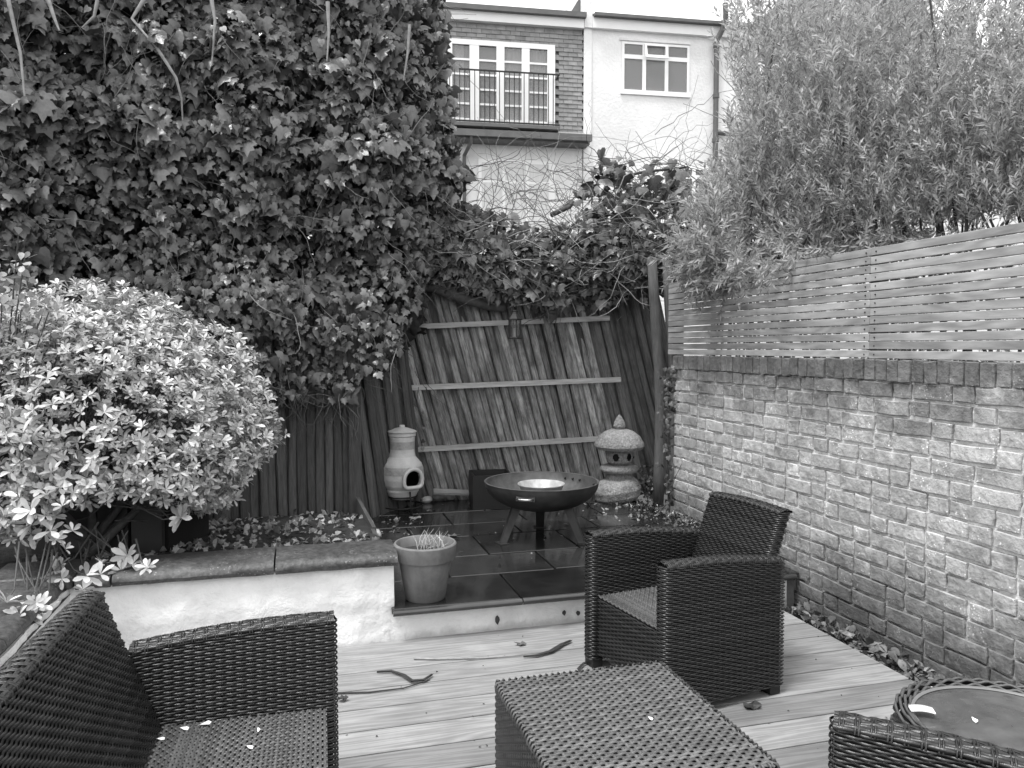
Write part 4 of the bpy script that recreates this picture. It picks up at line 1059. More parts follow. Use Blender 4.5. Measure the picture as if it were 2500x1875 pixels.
mat('leaf_dark', .03, .6, .4, 40, bump=.4)
blade('strap_leaf', 'dark strap-shaped leaf on the deck left of the armchair', [(1278, 1604), (1310, 1602), (1345, 1592), (1372, 1575), (1395, 1565)], .012, 'leaf_dark')
blade('curled_leaf', 'curled dark leaf stem on the deck behind the table', [(920, 1642), (955, 1640), (985, 1650), (1005, 1664), (1035, 1662), (1056, 1648)], .010, 'leaf_dark')
litter('dark_twig', 'dark curved twig lying on the deck right of the sofa', 'twig', [dk(818, 1692), dk(900, 1690), dk(985, 1680), dk(1050, 1660)], [.004, .004, .003, .002], 'leaf_dark')
blade('looped_leaf', 'thin curved leaf by the foot of the armchair', [(1456, 1612), (1425, 1622), (1412, 1636), (1420, 1648), (1436, 1652)], .006, 'leaf_dark')
def crumple(name, label, px, py, s_, m='leaf_dark', z=.0, cat='leaf'):
    p = on_z(px, py, z); n = 14; V = [(0, 0, .012)]
    for k in range(n):
        a = 2*math.pi*k/n; r_ = s_*random.uniform(.55, 1.1); V.append((r_*math.cos(a), r_*.7*math.sin(a), random.uniform(.001, .022)))
    o = MB().add(V, [(0, 1+k, 1+(k+1) % n) for k in range(n)]).build(name, m, None, (p[0], p[1], z+.001)); sm = o.modifiers.new('t', 'SOLIDIFY'); sm.thickness = .002
    return tag(o, label, cat)
crumple('wet_leaf', 'wet dark leaf on the deck near the rear foot of the armchair', 1838, 1728, .045)
crumple('dead_leaf_clump', 'dark crumpled leaf clump beside the round table', 2190, 1758, .035)
crumple('brown_leaf', 'small curled leaf on the deck beside the sofa arm', 838, 1712, .025)
crumple('patio_leaf', 'crumpled leaf on the slab in front of the chiminea', 1015, 1268, .05, 'dead_leaf', PZ)
crumple('grey_leaf', 'flat leaf on the slabs left of the fire pit', 1108, 1312, .045, 'dead_leaf', PZ)
crumple('deck_stain_leaf', 'pale dried leaf on the deck below the step', 1270, 1575, .03, 'dead_leaf')
p = dk(2289, 1690, -.03); tag(MB().lathe([(0, 0), (.03, 0), (.036, .008), (.03, .014), (.02, .01), (0, .01)], 24).build('plastic_disc', 'petal', None, (p[0], p[1], -.02), (R(8), 0, 0), True), 'round white plastic cap in the leaf litter by the wall', 'cap')
def petal(px, py, z, lab, s_=.012):
    p = on_z(px, py, z); n = 7; V = [(s_*math.cos(a)*(1.6 if 1 else 1), s_*.7*math.sin(a), .002+.003*math.sin(a*2)) for a in np.linspace(0, 2*math.pi, n, endpoint=False)]
    o = MB().add(V, [tuple(range(n))]).build('petal', 'petal', None, (p[0], p[1], z+.002), (0, 0, random.uniform(0, 3))); sm = o.modifiers.new('t', 'SOLIDIFY'); sm.thickness = .0015
    return tag(o, lab, 'petal', 'fallen petals')
petal(2380, 1760, .45, 'white petal lying on the round table top', .009)
petal(500, 1769, .335, 'largest white petal on the sofa seat by the arm'); petal(450, 1780, .335, 'white petal in the corner of the sofa seat', .010)
petal(392, 1806, .335, 'small white petal close to the sofa backrest', .008); petal(632, 1784, .335, 'narrow white petal on the middle of the sofa seat', .007); petal(610, 1826, .335, 'white petal nearest the camera on the sofa seat', .008)
petal(1588, 1756, .405, 'tiny pale fleck on the coffee table top', .006)

# ================================================================== PLANTS
def stems(parent, name, paths, m, r, n=4):
    mb = MB()
    for pth in paths:
        k = len(pth); rr = np.linspace(r*random.uniform(.7, 1.2), r*.35, k); mb.tube(pth, list(rr), n, cap=False)
    return tag(mb.build(name, m, parent, smooth=True), kind='stuff')
def wander(p, d, n, step_, jit=.35, grav=0., up=0.):
    p = Vector(p); d = Vector(d).normalized(); out = [p.copy()]
    for _ in range(n):
        d = (d+Vector((random.gauss(0, jit), random.gauss(0, jit), random.gauss(0, jit)+up-grav))*.5).normalized(); p = p+d*step_; out.append(p.copy())
    return out
# ---------------- big ivy on the left boundary
ZS = [(-400, 4.0), (0, 4.35), (500, 4.95), (850, 5.35), (1000, 5.6), (1080, 5.95), (1140, 6.3)]
LOW = [(-400, 930), (520, 930), (640, 960), (720, 985), (800, 985), (850, 985), (880, 925), (920, 890), (965, 880), (1000, 800), (1040, 715), (1150, 650)]
RIGHT = [(-700, 1068), (0, 1072), (100, 1086), (250, 1098), (350, 1114), (430, 1136), (480, 1120), (560, 1075), (700, 1030), (900, 960), (1000, 870)]
def ivy_points(n):
    px = rng.uniform(-380, 1150, n*3); z = rng.uniform(.2, 4.35, n*3); Zs = interp(px, ZS)
    # leaf layers: most near the surface
    dep = rng.gamma(1.2, .10, n*3)
    P = np.stack([at_d(a, 848, b) for a, b in zip(px, Zs)]); P[:, 2] = z
    Pn = P*np.array([1, 1, 1]); bump = .16*vnoise(Pn, 2.2)+.14*vnoise(Pn, 5.1)+.07*vnoise(Pn, 11.)
    lean = -.10*np.clip((z-1.2)/2, 0, 1.3)+.25*np.clip(1.25-z, 0, 1)
    d = norm(P-np.array([0, 0, 0])*0-np.array([0, 0, 1])*P[:, 2:3])
    P = P+d*(dep+bump+lean)[:, None]
    qx, qy, qz = proj(P)
    j = rng.normal(0, 12, len(qx))
    ok = (qy < interp(qx, LOW)+j) & (qx < interp(qy, RIGHT)+j*.8) 
    return P[ok][:n], dep[ok][:n]
ivy = empty('ivy_hedge', at_d(300, 848, 5.2)*np.array([1, 1, 0])+np.array([0, 0, .25]), 0, 'tall dense wall of dark ivy filling the upper left', 'ivy')
io = np.array(ivy.location)
P, dep = ivy_points(16500)
n = len(P)
out = norm(np.stack([-P[:, 0]*.6+.25+0*P[:, 0], -P[:, 1], 0*P[:, 0]], -1))
nrm = norm(out+np.array([0, 0, .6])+rng.normal(0, .55, (n, 3))); tip = np.array([0, 0, -1.])+out*.35+rng.normal(0, .42, (n, 3))
S = rng.lognormal(math.log(.045), .38, n); S = np.clip(S, .018, .11)*np.where(P[:, 2] > 2.3, 1.15, 1.)
leaf_plant(ivy, IVY, basis(tip, nrm, -1), P-io, S, 'ivy_leaf', 'leaf', 'further_leaves')
# added deep leaf layer blocking light through the hedge, shade put into its colour
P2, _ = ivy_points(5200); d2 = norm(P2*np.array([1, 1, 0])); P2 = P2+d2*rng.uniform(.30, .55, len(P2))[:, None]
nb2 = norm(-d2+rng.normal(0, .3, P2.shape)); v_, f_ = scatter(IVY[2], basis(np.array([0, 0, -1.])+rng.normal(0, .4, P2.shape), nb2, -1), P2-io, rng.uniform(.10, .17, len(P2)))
tag(me_obj('inner_leaves', np_mesh('inner_leaves', v_, f_), 'ivy_leaf_shaded', ivy), kind='stuff')
# woody stems
sp = []
for (a, b, c, Z) in (((20, 0), (50, 130), (60, 235), 4.2), ((118, 0), (135, 50), (145, 75), 4.25), ((355, -5), (322, 45), (385, 120), 4.6), ((238, 0), (230, 40), (200, 68), 4.4), ((515, -10), (525, 50), (517, 160), 4.75), ((800, 5), (803, 80), (798, 150), 5.1), ((1000, 60), (995, 130), (985, 195), 5.4)):
    sp.append([at_d(*a, Z)-io, at_d(*b, Z)-io, at_d(*c, Z)-io])
sp.append([at_d(385, 120, 4.6)-io, at_d(430, 190, 4.62)-io, at_d(443, 240, 4.65)-io, at_d(446, 292, 4.7)-io])
stems(ivy, 'woody_stems', sp, 'stem_pale', .013, 6)
vs_ = []
for _ in range(420):
    i = rng.integers(0, n); p = P[i]-io+out[i]*.03; vs_.append(wander(p, (random.gauss(0, .6), random.gauss(0, .3), random.choice((-1, 1, -.3))), 7, .05, .35))
stems(ivy, 'thin_stems', vs_, 'twig', .0032, 4)
kd = rng.choice(n, 260, replace=False); v_, f_ = scatter(IVY[1], basis(np.array([0, 0, -1.])+rng.normal(0, .7, (260, 3)), norm(out[kd]+rng.normal(0, .8, (260, 3))), -1), P[kd]-io+out[kd]*.03, rng.uniform(.025, .05, 260))
tag(me_obj('withered_leaves', np_mesh('withered_leaves', v_, f_), 'withered', ivy), kind='stuff')
vs_ = []
for _ in range(70):
    px_ = random.uniform(640, 990); p = at_d(px_, interp(px_, LOW)-20, interp(px_, ZS)+.02)-io; vs_.append(wander(p, (random.gauss(0, .7), random.gauss(0, .3), -1), 8, .045, .5))
stems(ivy, 'hanging_stems', vs_, 'stem', .0035, 4)
# ---------------- ivy and climber over the back fence
bi = empty('back_ivy', (1.9, PY-.1, 1.9), 0, 'ivy with tangled stems spilling over the top of the back fence', 'ivy')
bo = np.array(bi.location)
TOPB = [(1020, 560), (1100, 520), (1180, 510), (1260, 530), (1330, 550), (1400, 540), (1440, 505), (1480, 480), (1560, 500), (1640, 520), (1700, 545), (1760, 620)]
BOTB = [(1000, 740), (1050, 700), (1120, 690), (1180, 735), (1260, 770), (1340, 770), (1420, 740), (1500, 745), (1560, 720), (1640, 690), (1700, 690), (1760, 640)]
def back_points(n):
    px = rng.uniform(1010, 1750, n*2); t = rng.beta(1.1, 1.25, n*2); py = interp(px, TOPB)*(1-t)+interp(px, BOTB)*t+rng.normal(0, 9, n*2)
    dy = PY-.30+.25*t*0+rng.gamma(1.4, .11, n*2)-.16*np.sin(np.pi*t)
    P = np.stack([on_y(a, b, c) for a, b, c in zip(px, py, dy)])
    keep = (rng.random(n*2) < .55+.45*vnoise(P, 3.4)) & ~((abs(px-1257) < 45) & (py > 735))
    return P[keep][:n]
P = back_points(3000)
cl = []                                                        # the taller clump right of the middle
for (px_, py_, sp_, k) in ((1475, 405, 24, 26), (1500, 440, 32, 32), (1540, 495, 55, 70), (1455, 470, 28, 22), (1600, 480, 45, 40), (1640, 430, 30, 10), (1560, 425, 25, 8)):
    for _ in range(k): cl.append(on_y(random.gauss(px_, sp_), random.gauss(py_, sp_*.75), PY-.1+random.gauss(0, .12)))
P = np.concatenate([P, np.array(cl)]); n = len(P)
out = np.tile(np.array([[-.25, -1, .0]]), (n, 1))
nrm = norm(out+np.array([0, 0, .7])+rng.normal(0, .55, (n, 3))); tip = np.array([0, 0, -1.])+out*.3+rng.normal(0, .5, (n, 3))
S = np.clip(rng.lognormal(math.log(.064), .32, n), .03, .13); S[-len(cl):] *= 1.2
leaf_plant(bi, IVY, basis(tip, nrm, -1), P-bo, S, 'ivy_leaf', 'leaf', 'further_leaves')
sp = []
for _ in range(420):
    p = P[rng.integers(0, n)]-bo; sp.append(wander(p, (random.choice((-1, 1))*.9, random.gauss(0, .3), random.gauss(0, .35)), 9, .06, .45))
stems(bi, 'tangled_stems', sp, 'stem', .0045, 4)
sp = []
for _ in range(130):
    p = P[rng.integers(0, n)]-bo+np.array([0, -.06, 0]); sp.append(wander(p, (random.choice((-1, 1))*.9, random.gauss(0, .3), random.gauss(0, .35)), 9, .06, .45))
stems(bi, 'pale_stems', sp, 'stem_pale', .0045, 4)
# thick trunks along the fence top
def tr(pts, yy, r): return ([tuple(on_y(a, b, yy)-bo) for a, b in pts], r)
for pts, r in (tr([(1015, 690), (1060, 700), (1120, 725), (1190, 745), (1215, 750), (1232, 752)], PY-.22, .055), tr([(1180, 690), (1220, 700), (1260, 690), (1290, 672)], PY-.35, .022), tr([(1360, 520), (1400, 490), (1430, 465), (1480, 440), (1570, 420), (1680, 408)], PY-.05, .018),
              tr([(1345, 525), (1390, 505), (1420, 470), (1445, 450)], PY-.1, .022), tr([(1545, 560), (1600, 500), (1640, 450), (1680, 410)], PY-.1, .02)):
    mb = MB(); mb.tube(pts, [r*(1-.4*i/(len(pts)-1)) for i in range(len(pts))], 8); mb.build('trunk', 'stem', bi, smooth=True)
# ---------------- bare twining twigs against the house
ct = empty('bare_climber', (1.9, PY+.15, 1.7), 0, 'tangle of bare arching climber twigs above the back fence', 'climber')
co_ = np.array(ct.location); sp = []; sl2 = []
def arc(a, b, h, yy, n=14, jig=4):
    out_ = []
    for i in range(n):
        t = i/(n-1); x = a[0]+(b[0]-a[0])*t; y_ = a[1]+(b[1]-a[1])*t-h*math.sin(math.pi*t); out_.append(tuple(on_y(x+random.gauss(0, jig), y_+random.gauss(0, jig), yy+.15*math.sin(t*3))-co_))
    return out_
for a, b, h in (((1140, 470), (1680, 400), 90), ((1150, 520), (1440, 460), 100), ((1100, 500), (1330, 420), 70), ((1330, 560), (1560, 340), 60), ((1420, 520), (1730, 380), 110), ((1120, 160), (1330, 400), -10), ((1250, 310), (1430, 500), 20), ((1130, 430), (1420, 520), 80), ((1480, 470), (1640, 280), 30),
                ((1560, 520), (1690, 250), 40), ((1600, 330), (1870, 200), 30), ((1640, 500), (1700, 180), 10), ((1650, 540), (1900, 420), 90), ((1600, 480), (1850, 560), 60), ((1530, 500), (1760, 300), 50), ((1160, 560), (1390, 560), 130), ((1230, 540), (1300, 330), 10), ((1410, 560), (1415, 330), 5), ((1690, 560), (1640, 300), 30), ((1440, 400), (1440, 240), -10)):
    sp.append(arc(a, b, h+random.uniform(-10, 10), PY+random.uniform(-.15, .4)))
for _ in range(46):
    x = random.uniform(1130, 1880); 
    p = on_y(x, random.uniform(470, 540), PY+random.uniform(-.1, .4))-co_
    sp.append(wander(p, (random.gauss(0, .8), random.gauss(0, .15), 1), random.randint(7, 15), .07, .34, grav=.07))
for _ in range(60):
    x = random.uniform(1500, 1900); p = on_y(x, random.uniform(380, 520), PY+random.uniform(-.1, .3))-co_
    sp.append(wander(p, (random.choice((-1, 1)), random.gauss(0, .2), random.gauss(.2, .4)), 10, .055, .4))
for _ in range(38):
    x = random.uniform(1120, 1480); p = on_y(x, random.uniform(400, 540), PY+random.uniform(-.1, .3))-co_
    sp.append(wander(p, (random.choice((-1, 1)), random.gauss(0, .2), random.gauss(.1, .4)), 12, .05, .4))
stems(ct, 'twigs', sp, 'twig', .0034, 4)
# ---------------- leafy shrub on the left (whorled leaves)
sh = empty('leafy_shrub', at_d(230, 848, 4.05)*np.array([1, 1, 0])+np.array([0, 0, .40]), 0, 'rounded evergreen shrub with bright whorled leaves in the raised bed', 'shrub')
so_ = np.array(sh.location); sc_ = so_+np.array([-.06, .0, .62])
def whorl(nl, seed):
    r_ = np.random.default_rng(seed); VV = []; FF = []; c = 0; base = ell_tpl(.19, .05, .14)
    for k in range(nl):
        a = 2*math.pi*k/nl+r_.normal(0, .2); el = r_.uniform(.05, .6) if k % 3 else r_.uniform(.6, 1.1); Ls = r_.uniform(.7, 1.1)
        d = np.array([math.cos(a)*math.cos(el), math.sin(a)*math.cos(el), math.sin(el)]); up = np.array([-math.cos(a)*math.sin(el), -math.sin(a)*math.sin(el), math.cos(el)])+r_.normal(0, .15, 3)
        B = basis(d[None], up[None])[0]; VV.append((base[0]*Ls)@B.T); FF.append(base[1]+c); c += len(base[0])
    return np.concatenate(VV), np.concatenate(FF)
WH = [whorl(6, 1), whorl(7, 2), whorl(8, 3), whorl(5, 4)]
# silhouette-led ellipsoid with a flat left end
n = 7600; D = rsph(n*4); D = D[(D[:, 2] > -.75)][:n*3]
rad = rng.beta(6, 1.1, len(D))
axes = np.array([.99, .76, .75])
cy, sy = math.cos(-YAW), math.sin(-YAW); Rz = np.array([[cy, -sy, 0], [sy, cy, 0], [0, 0, 1]])
def shape(D, rad):
    L_ = D*rad[:, None]*(1+.06*vnoise(D, 4.5)+.03*vnoise(D, 11))[:, None]*axes
    L_[:, 2] *= np.where(L_[:, 2] > 0, 1.0, .95)
    return L_@Rz.T
T = shape(D, rad)+sc_
qx, qy, qz = proj(T)
SH_TOP = [(-400, 690), (0, 660), (150, 650), (330, 690), (480, 735), (600, 815), (680, 900), (722, 980), (735, 1100)]
SH_BOT = [(-400, 1340), (0, 1330), (180, 1240), (330, 1210), (480, 1255), (560, 1235), (640, 1130), (722, 1040)]
ok = (qy > interp(qx, SH_TOP)+8) & (qy < interp(qx, SH_BOT)) & (qx < 726)
hollow = ((qx-250)/210)**2+((qy-1050)/130)**2 < 1                       # thin, twiggy hollow in the lower middle
ok &= ~(hollow & (rng.random(len(T)) < .45))
T = T[ok][:n]; D = D[ok][:n]
# extra sprays hanging over the wall
ex = []
for (px_, py_, Z, s_, k) in ((330, 1375, 3.42, 34, 6), (215, 1410, 3.35, 34, 7), (150, 1400, 3.35, 20, 3), (40, 1480, 2.95, 40, 6), (95, 1490, 2.95, 22, 4), (120, 1150, 3.4, 60, 16), (60, 1250, 3.3, 60, 18), (20, 1060, 3.3, 50, 14), (200, 1170, 3.5, 45, 10), (130, 1290, 3.3, 50, 10), (470, 1215, 3.9, 40, 10), (455, 1260, 3.8, 18, 3), (300, 1170, 3.7, 40, 6), (500, 1130, 3.8, 40, 8)):
    for _ in range(k): ex.append(at_d(random.gauss(px_, s_*.8), random.gauss(py_, s_*.6), Z+random.uniform(-.1, .15)))
ex = np.array(ex); ne = len(ex)
T = np.concatenate([T, ex]); D = np.concatenate([D, norm(rng.normal(0, .4, (ne, 3))+np.array([.35, -.8, .15]))]); n = len(T)
axis = norm(D@Rz.T*.75+np.array([0, 0, .75])+rng.normal(0, .38, (n, 3)))
B = basis(np.cross(axis, rng.normal(size=(n, 3))), axis)
S = rng.uniform(.026, .052, n)*np.where(np.arange(n) >= n-ne, 1.6, 1.)
leaf_plant(sh, WH, B, T-so_, S, 'shrub_leaf', 'leaf_whorl', 'further_leaves')
sp = []
for _ in range(420):
    i = rng.integers(0, n-ne); tgt = T[i]; base = sc_+np.array([random.uniform(-.25, .1), random.uniform(-.1, .1), -.45]); q = base+(tgt-base)*random.uniform(.25, .55)+rng.normal(0, .05, 3)
    sp.append([q-so_, (q*.6+tgt*.4)+rng.normal(0, .02, 3)-so_, tgt-so_])
for i in range(n-ne, n):
    tgt = T[i]; base = sc_+np.array([random.uniform(-.3, .3), -.2, -.3]); sp.append([(tgt*.55+base*.45)-so_+rng.normal(0, .03, 3), (tgt*.85+base*.15)-so_+np.array([0, 0, -.03]), tgt-so_])
stems(sh, 'twigs', sp, 'stem', .0045, 5)
for k in range(9):
    a = random.uniform(0, 6.28); base = Vector((random.uniform(-.15, .15), random.uniform(-.15, .1), -.05)); tgt = Vector((.55*math.cos(a)-.05, .4*math.sin(a), .75))
    mid = base.lerp(tgt, .5)+Vector((random.gauss(0, .08), random.gauss(0, .08), -.08)); mb = MB(); mb.tube([base, base.lerp(mid, .5), mid, tgt], [.026, .022, .017, .008], 7); mb.build('branch', 'stem', sh, smooth=True)
# variegated shrub at the left edge
vg = empty('variegated_shrub', at_d(-60, 848, 3.9)*np.array([1, 1, 0])+np.array([0, 0, .40]), 0, 'pale variegated shrub at the left edge above the wall', 'shrub')
vo_ = np.array(vg.location); k = 420
px_ = rng.normal(10, 60, k); py_ = rng.normal(790, 75, k); T = np.stack([at_d(a, b, c) for a, b, c in zip(px_, py_, rng.normal(3.5, .14, k))])
E = [ell_tpl(.34, .06, .1)]
leaf_plant(vg, E, basis(rng.normal(size=(k, 3))+np.array([.3, -.6, .3]), norm(rng.normal(0, .5, (k, 3))+np.array([0, -.5, .8]))), T-vo_, rng.uniform(.03, .05, k), 'variegated', 'leaf', 'further_leaves')
sp = []
for i in range(0, k, 12): b_ = vo_+np.array([.1, 0, .3]); sp.append([b_-vo_, (b_*.5+T[i]*.5)-vo_+rng.normal(0, .05, 3), T[i]-vo_])
stems(vg, 'twigs', sp, 'stem', .007, 5)
# ---------------- narrow-leaved shrub behind the slat fence
ws = empty('narrow_leaved_shrub', (3.75, 4.4, 0), 0, 'tall feathery narrow-leaved shrub rising behind the slatted fence', 'shrub')
wo2 = np.array(ws.location)
def twig(seed, L_=1., nl=22):
    r_ = np.random.default_rng(seed); base = nar_tpl(.12); VV = []; FF = []; c = 0
    for k in range(nl):
        t = (k+.5)/nl; a = k*2.4+r_.normal(0, .3); el = r_.uniform(.5, 1.05)
        d = np.array([math.cos(a)*math.sin(el), math.cos(el), math.sin(a)*math.sin(el)]); up = np.array([0, -.6, .9])*0+np.cross(d, np.cross(np.array([0, 1., 0]), d))
        B = basis(d[None], (up+r_.normal(0, .3, 3))[None])[0]; VV.append((base[0]*r_.uniform(.20, .32))@B.T+np.array([0, t, 0])); FF.append(base[1]+c); c += 5
    st_ = np.array([(-.008, -.1, 0), (.008, -.1, 0), (0, 1.0, 0), (0, -.1, .012)]); VV.append(st_); FF.append(np.array([(0, 1, 2), (1, 3, 2), (3, 0, 2)])+c)
    return np.concatenate(VV), np.concatenate(FF)
TW = [twig(i) for i in range(5)]
LEFT = [(-300, 1800), (0, 1800), (100, 1790), (170, 1780), (240, 1815), (290, 1835), (340, 1795), (400, 1800), (450, 1785), (500, 1735), (560, 1690), (640, 1670), (700, 1710), (760, 1800)]
FTOP = [(1620, 690), (1750, 690), (1800, 700), (1900, 650), (2000, 620), (2500, 540), (2700, 520)]
def will(n):
    m = n*3; px = rng.uniform(1660, 2700, m); py = rng.uniform(-260, 700, m); ok = (px > interp(py, LEFT)+rng.normal(0, 14, m)) & (py < interp(px, FTOP)+rng.normal(-6, 10, m))
    # sparser towards the top right where the sky shows
    clump = .5+.5*vnoise(np.stack([px/75, py/150, px*0], -1), 1.); dens = np.clip(.10+py/380., .09, 1)*np.clip(.35+1.1*clump, .3, 1)*np.clip(1.15-np.clip(px-2150, 0, 400)/900*np.clip(1-py/350, 0, 1)*1.6, .2, 1)
    ok &= rng.random(m) < dens
    px, py = px[ok][:n], py[ok][:n]
    over = ((py > interp(px, [(1620, 687), (2500, 531)])-15) | (px < 1760)) & (px < 1960)
    xd = np.where(over, WX-rng.uniform(-.10, .12, len(px)), WX+.16+rng.gamma(1.6, .38, len(px)))
    P = np.stack([on_x(a, b, c) for a, b, c in zip(px, py, xd)])
    bad = (P[:, 1] > 7.2)                        # keep within the shrub: nearer than the back fence
    for i in np.where(bad)[0]: P[i] = on_y(px[i], py[i], 6.9+random.uniform(-.8, .2))
    return P
T = will(6200)
m_ = 900; low = np.stack([WX+.22+rng.gamma(1.5, .3, m_), rng.uniform(1.2, 5.2, m_), rng.uniform(1.0, 2.1, m_)], -1); low = low[rng.random(m_) < np.where(low[:, 1] > 3.6, .45, 1.)]
T = np.concatenate([T, low]); n = len(T)
px, py, pz = proj(T)
dirn = norm(np.stack([rng.normal(-.12, .38, n), rng.normal(-.1, .38, n), np.where(py > 560, rng.normal(-.05, .4, n), rng.normal(1., .3, n))], -1))
B = basis(dirn, rng.normal(size=(n, 3)))
S = rng.uniform(.12, .20, n)*np.clip(pz/4.2, .85, 1.8)
leaf_plant(ws, TW, B, T-wo2, S, 'willow_leaf', 'leafy_twig', 'further_twigs')
sp = []
for _ in range(90):
    i = rng.integers(0, n); tgt = T[i]
    if tgt[0] < WX+.1: continue
    base = np.array([random.uniform(3.1, 4.2), np.clip(tgt[1]+random.gauss(0, .5), 2.2, 6.5), .2]); mid = base*.45+tgt*.55+rng.normal(0, .12, 3); mid[0] = max(mid[0], WX+.2); sp.append([base-wo2, mid-wo2, tgt-wo2])
stems(ws, 'branches', sp, 'stem', .016, 5)
# bare tree far behind on the right
bt_ = empty('bare_tree', (9.5, 12.5, 0), 0, 'bare winter tree with fine upright twigs beyond the shrub', 'tree')
sp = []
mb = MB(); mb.tube([(0, 0, 0), (.05, .05, 2), (0, 0, 3.6)], [.14, .11, .07], 8); mb.build('trunk', 'stem', bt_, smooth=True)
for _ in range(120): sp.append(wander((random.gauss(0, .5), random.gauss(0, .5), random.uniform(2.6, 4.2)), (random.gauss(0, .35), random.gauss(0, .35), 1), 16, .22, .22))
stems(bt_, 'crown', sp, 'stem_pale', .02, 4)
# ---------------- ground plants and litter
def litter_mesh(name, pts, smin, smax, m, label=None, flat=.5):
    n = len(pts); nrm = norm(np.array([0, 0, 1.])+rng.normal(0, flat, (n, 3))); tip = rng.normal(size=(n, 3))
    h = n//2; v1, f1 = scatter(ell_tpl(.3, .1, .25), basis(tip[:h], nrm[:h]), pts[:h], rng.uniform(smin, smax, h)); v2, f2 = scatter(IVY[0], basis(tip[h:], nrm[h:], -1), pts[h:], rng.uniform(smin, smax, n-h)*.8)
    o = me_obj(name, np_mesh(name, np.concatenate([v1, v2]), np.concatenate([f1, f2+len(v1)])), m)
    return tag(o, label, None, None, 'stuff')
k = 1100; pts = np.stack([rng.uniform(2.585, 2.73, k), rng.uniform(1.2, 3.70, k), rng.uniform(-.04, .0, k)], -1); litter_mesh('leaf_litter', pts, .03, .07, 'dead_leaf', 'dead leaves filling the gap between deck and brick wall')
k = 1500; x = rng.uniform(-1.3, .38, k); yv = rng.uniform(4.08, 5.55, k); zz = np.interp(yv, [3.9, 5.6], [.41, .26])+.018
keep = rng.random(k) < np.clip(.5+.8*vnoise(np.stack([x*3, yv*3, x*0], -1), 1.3), .06, 1); litter_mesh('bed_leaf_litter', np.stack([x, yv, zz], -1)[keep], .025, .06, 'dead_leaf', 'dead leaves scattered over the soil of the raised bed')
k = 200; x = np.concatenate([rng.uniform(.5, 2.6, 70), rng.normal(.62, .1, 60), rng.normal(2.45, .12, 70)]); yv = np.concatenate([rng.uniform(4.4, 6.2, 70), rng.uniform(5.2, 6.1, 60), rng.uniform(4.6, 5.9, 70)]); litter_mesh('patio_leaf_litter', np.stack([x, yv, np.full(k, PZ+.006)], -1), .015, .045, 'dead_leaf', 'small dead leaves scattered on the wet patio', .25)
k = 160; litter_mesh('deck_debris', np.stack([rng.uniform(-.9, 2.5, k), rng.uniform(1.2, 3.68, k), np.full(k, .003)], -1), .004, .013, 'leaf_dark', 'tiny dark plant debris scattered on the deck boards', .2)
# moss along the wall foot
k = 420; yv = rng.uniform(4.6, 5.75, k); x = 2.735-np.abs(rng.normal(0, .09, k))*(.5+.6*(yv-4.6)); litter_mesh('wall_foot_litter', np.stack([x, yv, PZ+.004+.05*rng.random(k)*np.clip((x-2.5)*4, 0, 1)], -1), .015, .04, 'ivy_leaf', 'small green leaves and moss along the wall foot on the patio', .5)
pebble('brown_cobble', on_z(1706, 1262, PZ), (.11, .08, .06), 'dark flat cobble lying by the wall behind the armchair', seed=31, grp=None)
pebble('round_stone', on_z(1682, 1238, PZ), (.08, .07, .06), 'small round stone on the moss near the wall end', seed=37, grp=None)
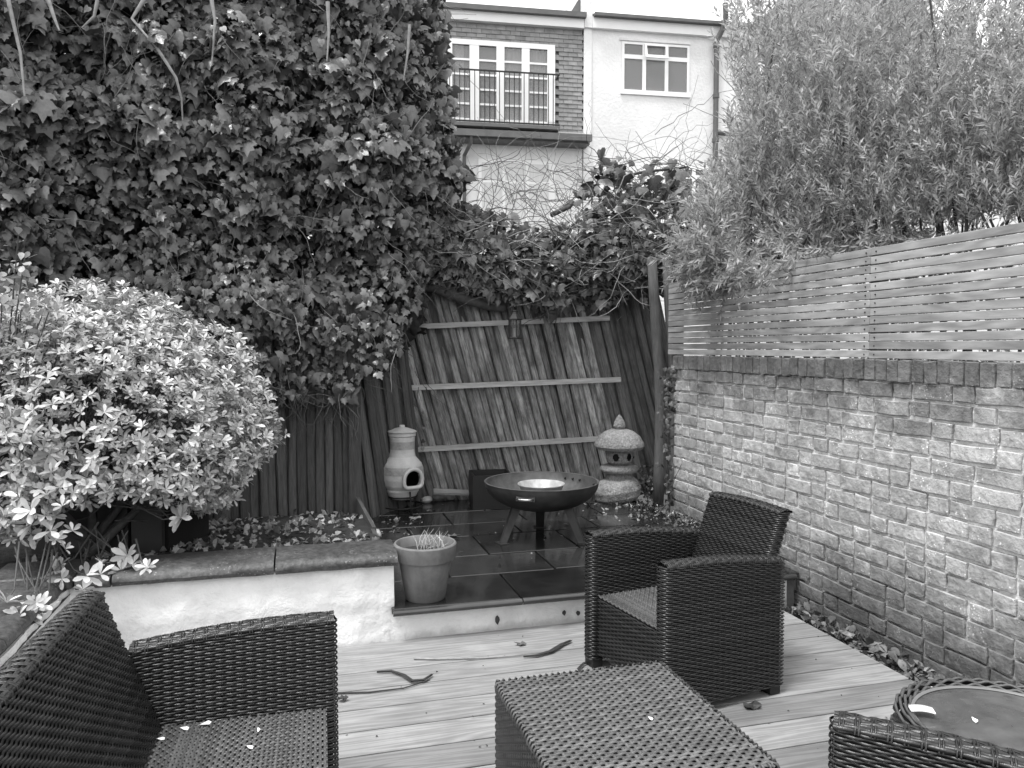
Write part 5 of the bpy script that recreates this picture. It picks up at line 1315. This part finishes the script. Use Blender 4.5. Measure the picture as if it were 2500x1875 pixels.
# weeds by the lantern, creeper on the wall end
wd_ = empty('weed_clump', on_z(1610, 1215, PZ), 0, 'small leafy weeds between the stone lantern and brick wall', 'weeds'); wo3 = np.array(wd_.location)
k = 330; T = wo3+np.stack([rng.normal(-.02, .13, k), rng.normal(.12, .12, k), np.abs(rng.normal(.04, .12, k))], -1); T[:, 0] = np.minimum(T[:, 0], 2.72+.25*(T[:, 1] > 5.3))
leaf_plant(wd_, [ell_tpl(.3, .05, .15)], basis(rng.normal(size=(k, 3)), norm(rng.normal(0, .5, (k, 3))+np.array([-.1, -.6, .7]))), T-wo3, rng.uniform(.025, .05, k), 'ivy_leaf', 'leaf', 'further_leaves', 150)
sp = [wander((random.gauss(0, .08), random.gauss(.1, .08), 0), (random.gauss(0, .3), random.gauss(0, .3), 1), 5, .04, .3) for _ in range(30)]
stems(wd_, 'stalks', sp, 'stem', .003, 4)
cr_ = empty('wall_creeper', (2.73, 5.32, PZ), 0, 'thin creeper climbing the end of the brick wall', 'climber'); wo4 = np.array(cr_.location)
k = 170; zz = np.concatenate([rng.uniform(.1, 1.15, 80), rng.uniform(.72, 1.12, 90)]); T = wo4+np.stack([rng.normal(-.02, .03, k), rng.normal(-.02, .05, k), zz], -1)
leaf_plant(cr_, IVY, basis(np.array([0, 0, -1.])+rng.normal(0, .5, (k, 3)), norm(np.array([-.6, -.7, .4])+rng.normal(0, .4, (k, 3))), -1), T-wo4, rng.uniform(.02, .038, k), 'ivy_leaf', 'leaf', 'further_leaves', 150)
sp = [wander((0, 0, 0), (0, 0, 1), 18, .065, .18) for _ in range(4)]
stems(cr_, 'stems', sp, 'stem', .004, 4)
# a few stems creeping over the slanting panel on the left
fc = empty('fence_creeper', (.75, PY-.15, PZ), 0, 'thin withered creeper stems on the pickets above the chiminea', 'climber')
sp = []
for px_ in np.linspace(905, 1040, 16):
    p = on_y(px_, random.uniform(880, 960), PY-.12)-np.array(fc.location); sp.append(wander(p, (random.gauss(0, .3), 0, -1), random.randint(4, 12), .05, .4))
stems(fc, 'stems', sp, 'stem', .0035, 4)
k = 30; T = np.array([on_y(random.uniform(900, 1040), random.uniform(880, 1130), PY-.13) for _ in range(k)])-np.array(fc.location)
leaf_plant(fc, IVY, basis(np.array([0, 0, -1.])+rng.normal(0, .6, (k, 3)), norm(np.array([0, -1, .3])+rng.normal(0, .5, (k, 3))), -1), T, rng.uniform(.02, .045, k), 'dead_leaf', 'leaf', 'further_leaves', 29)
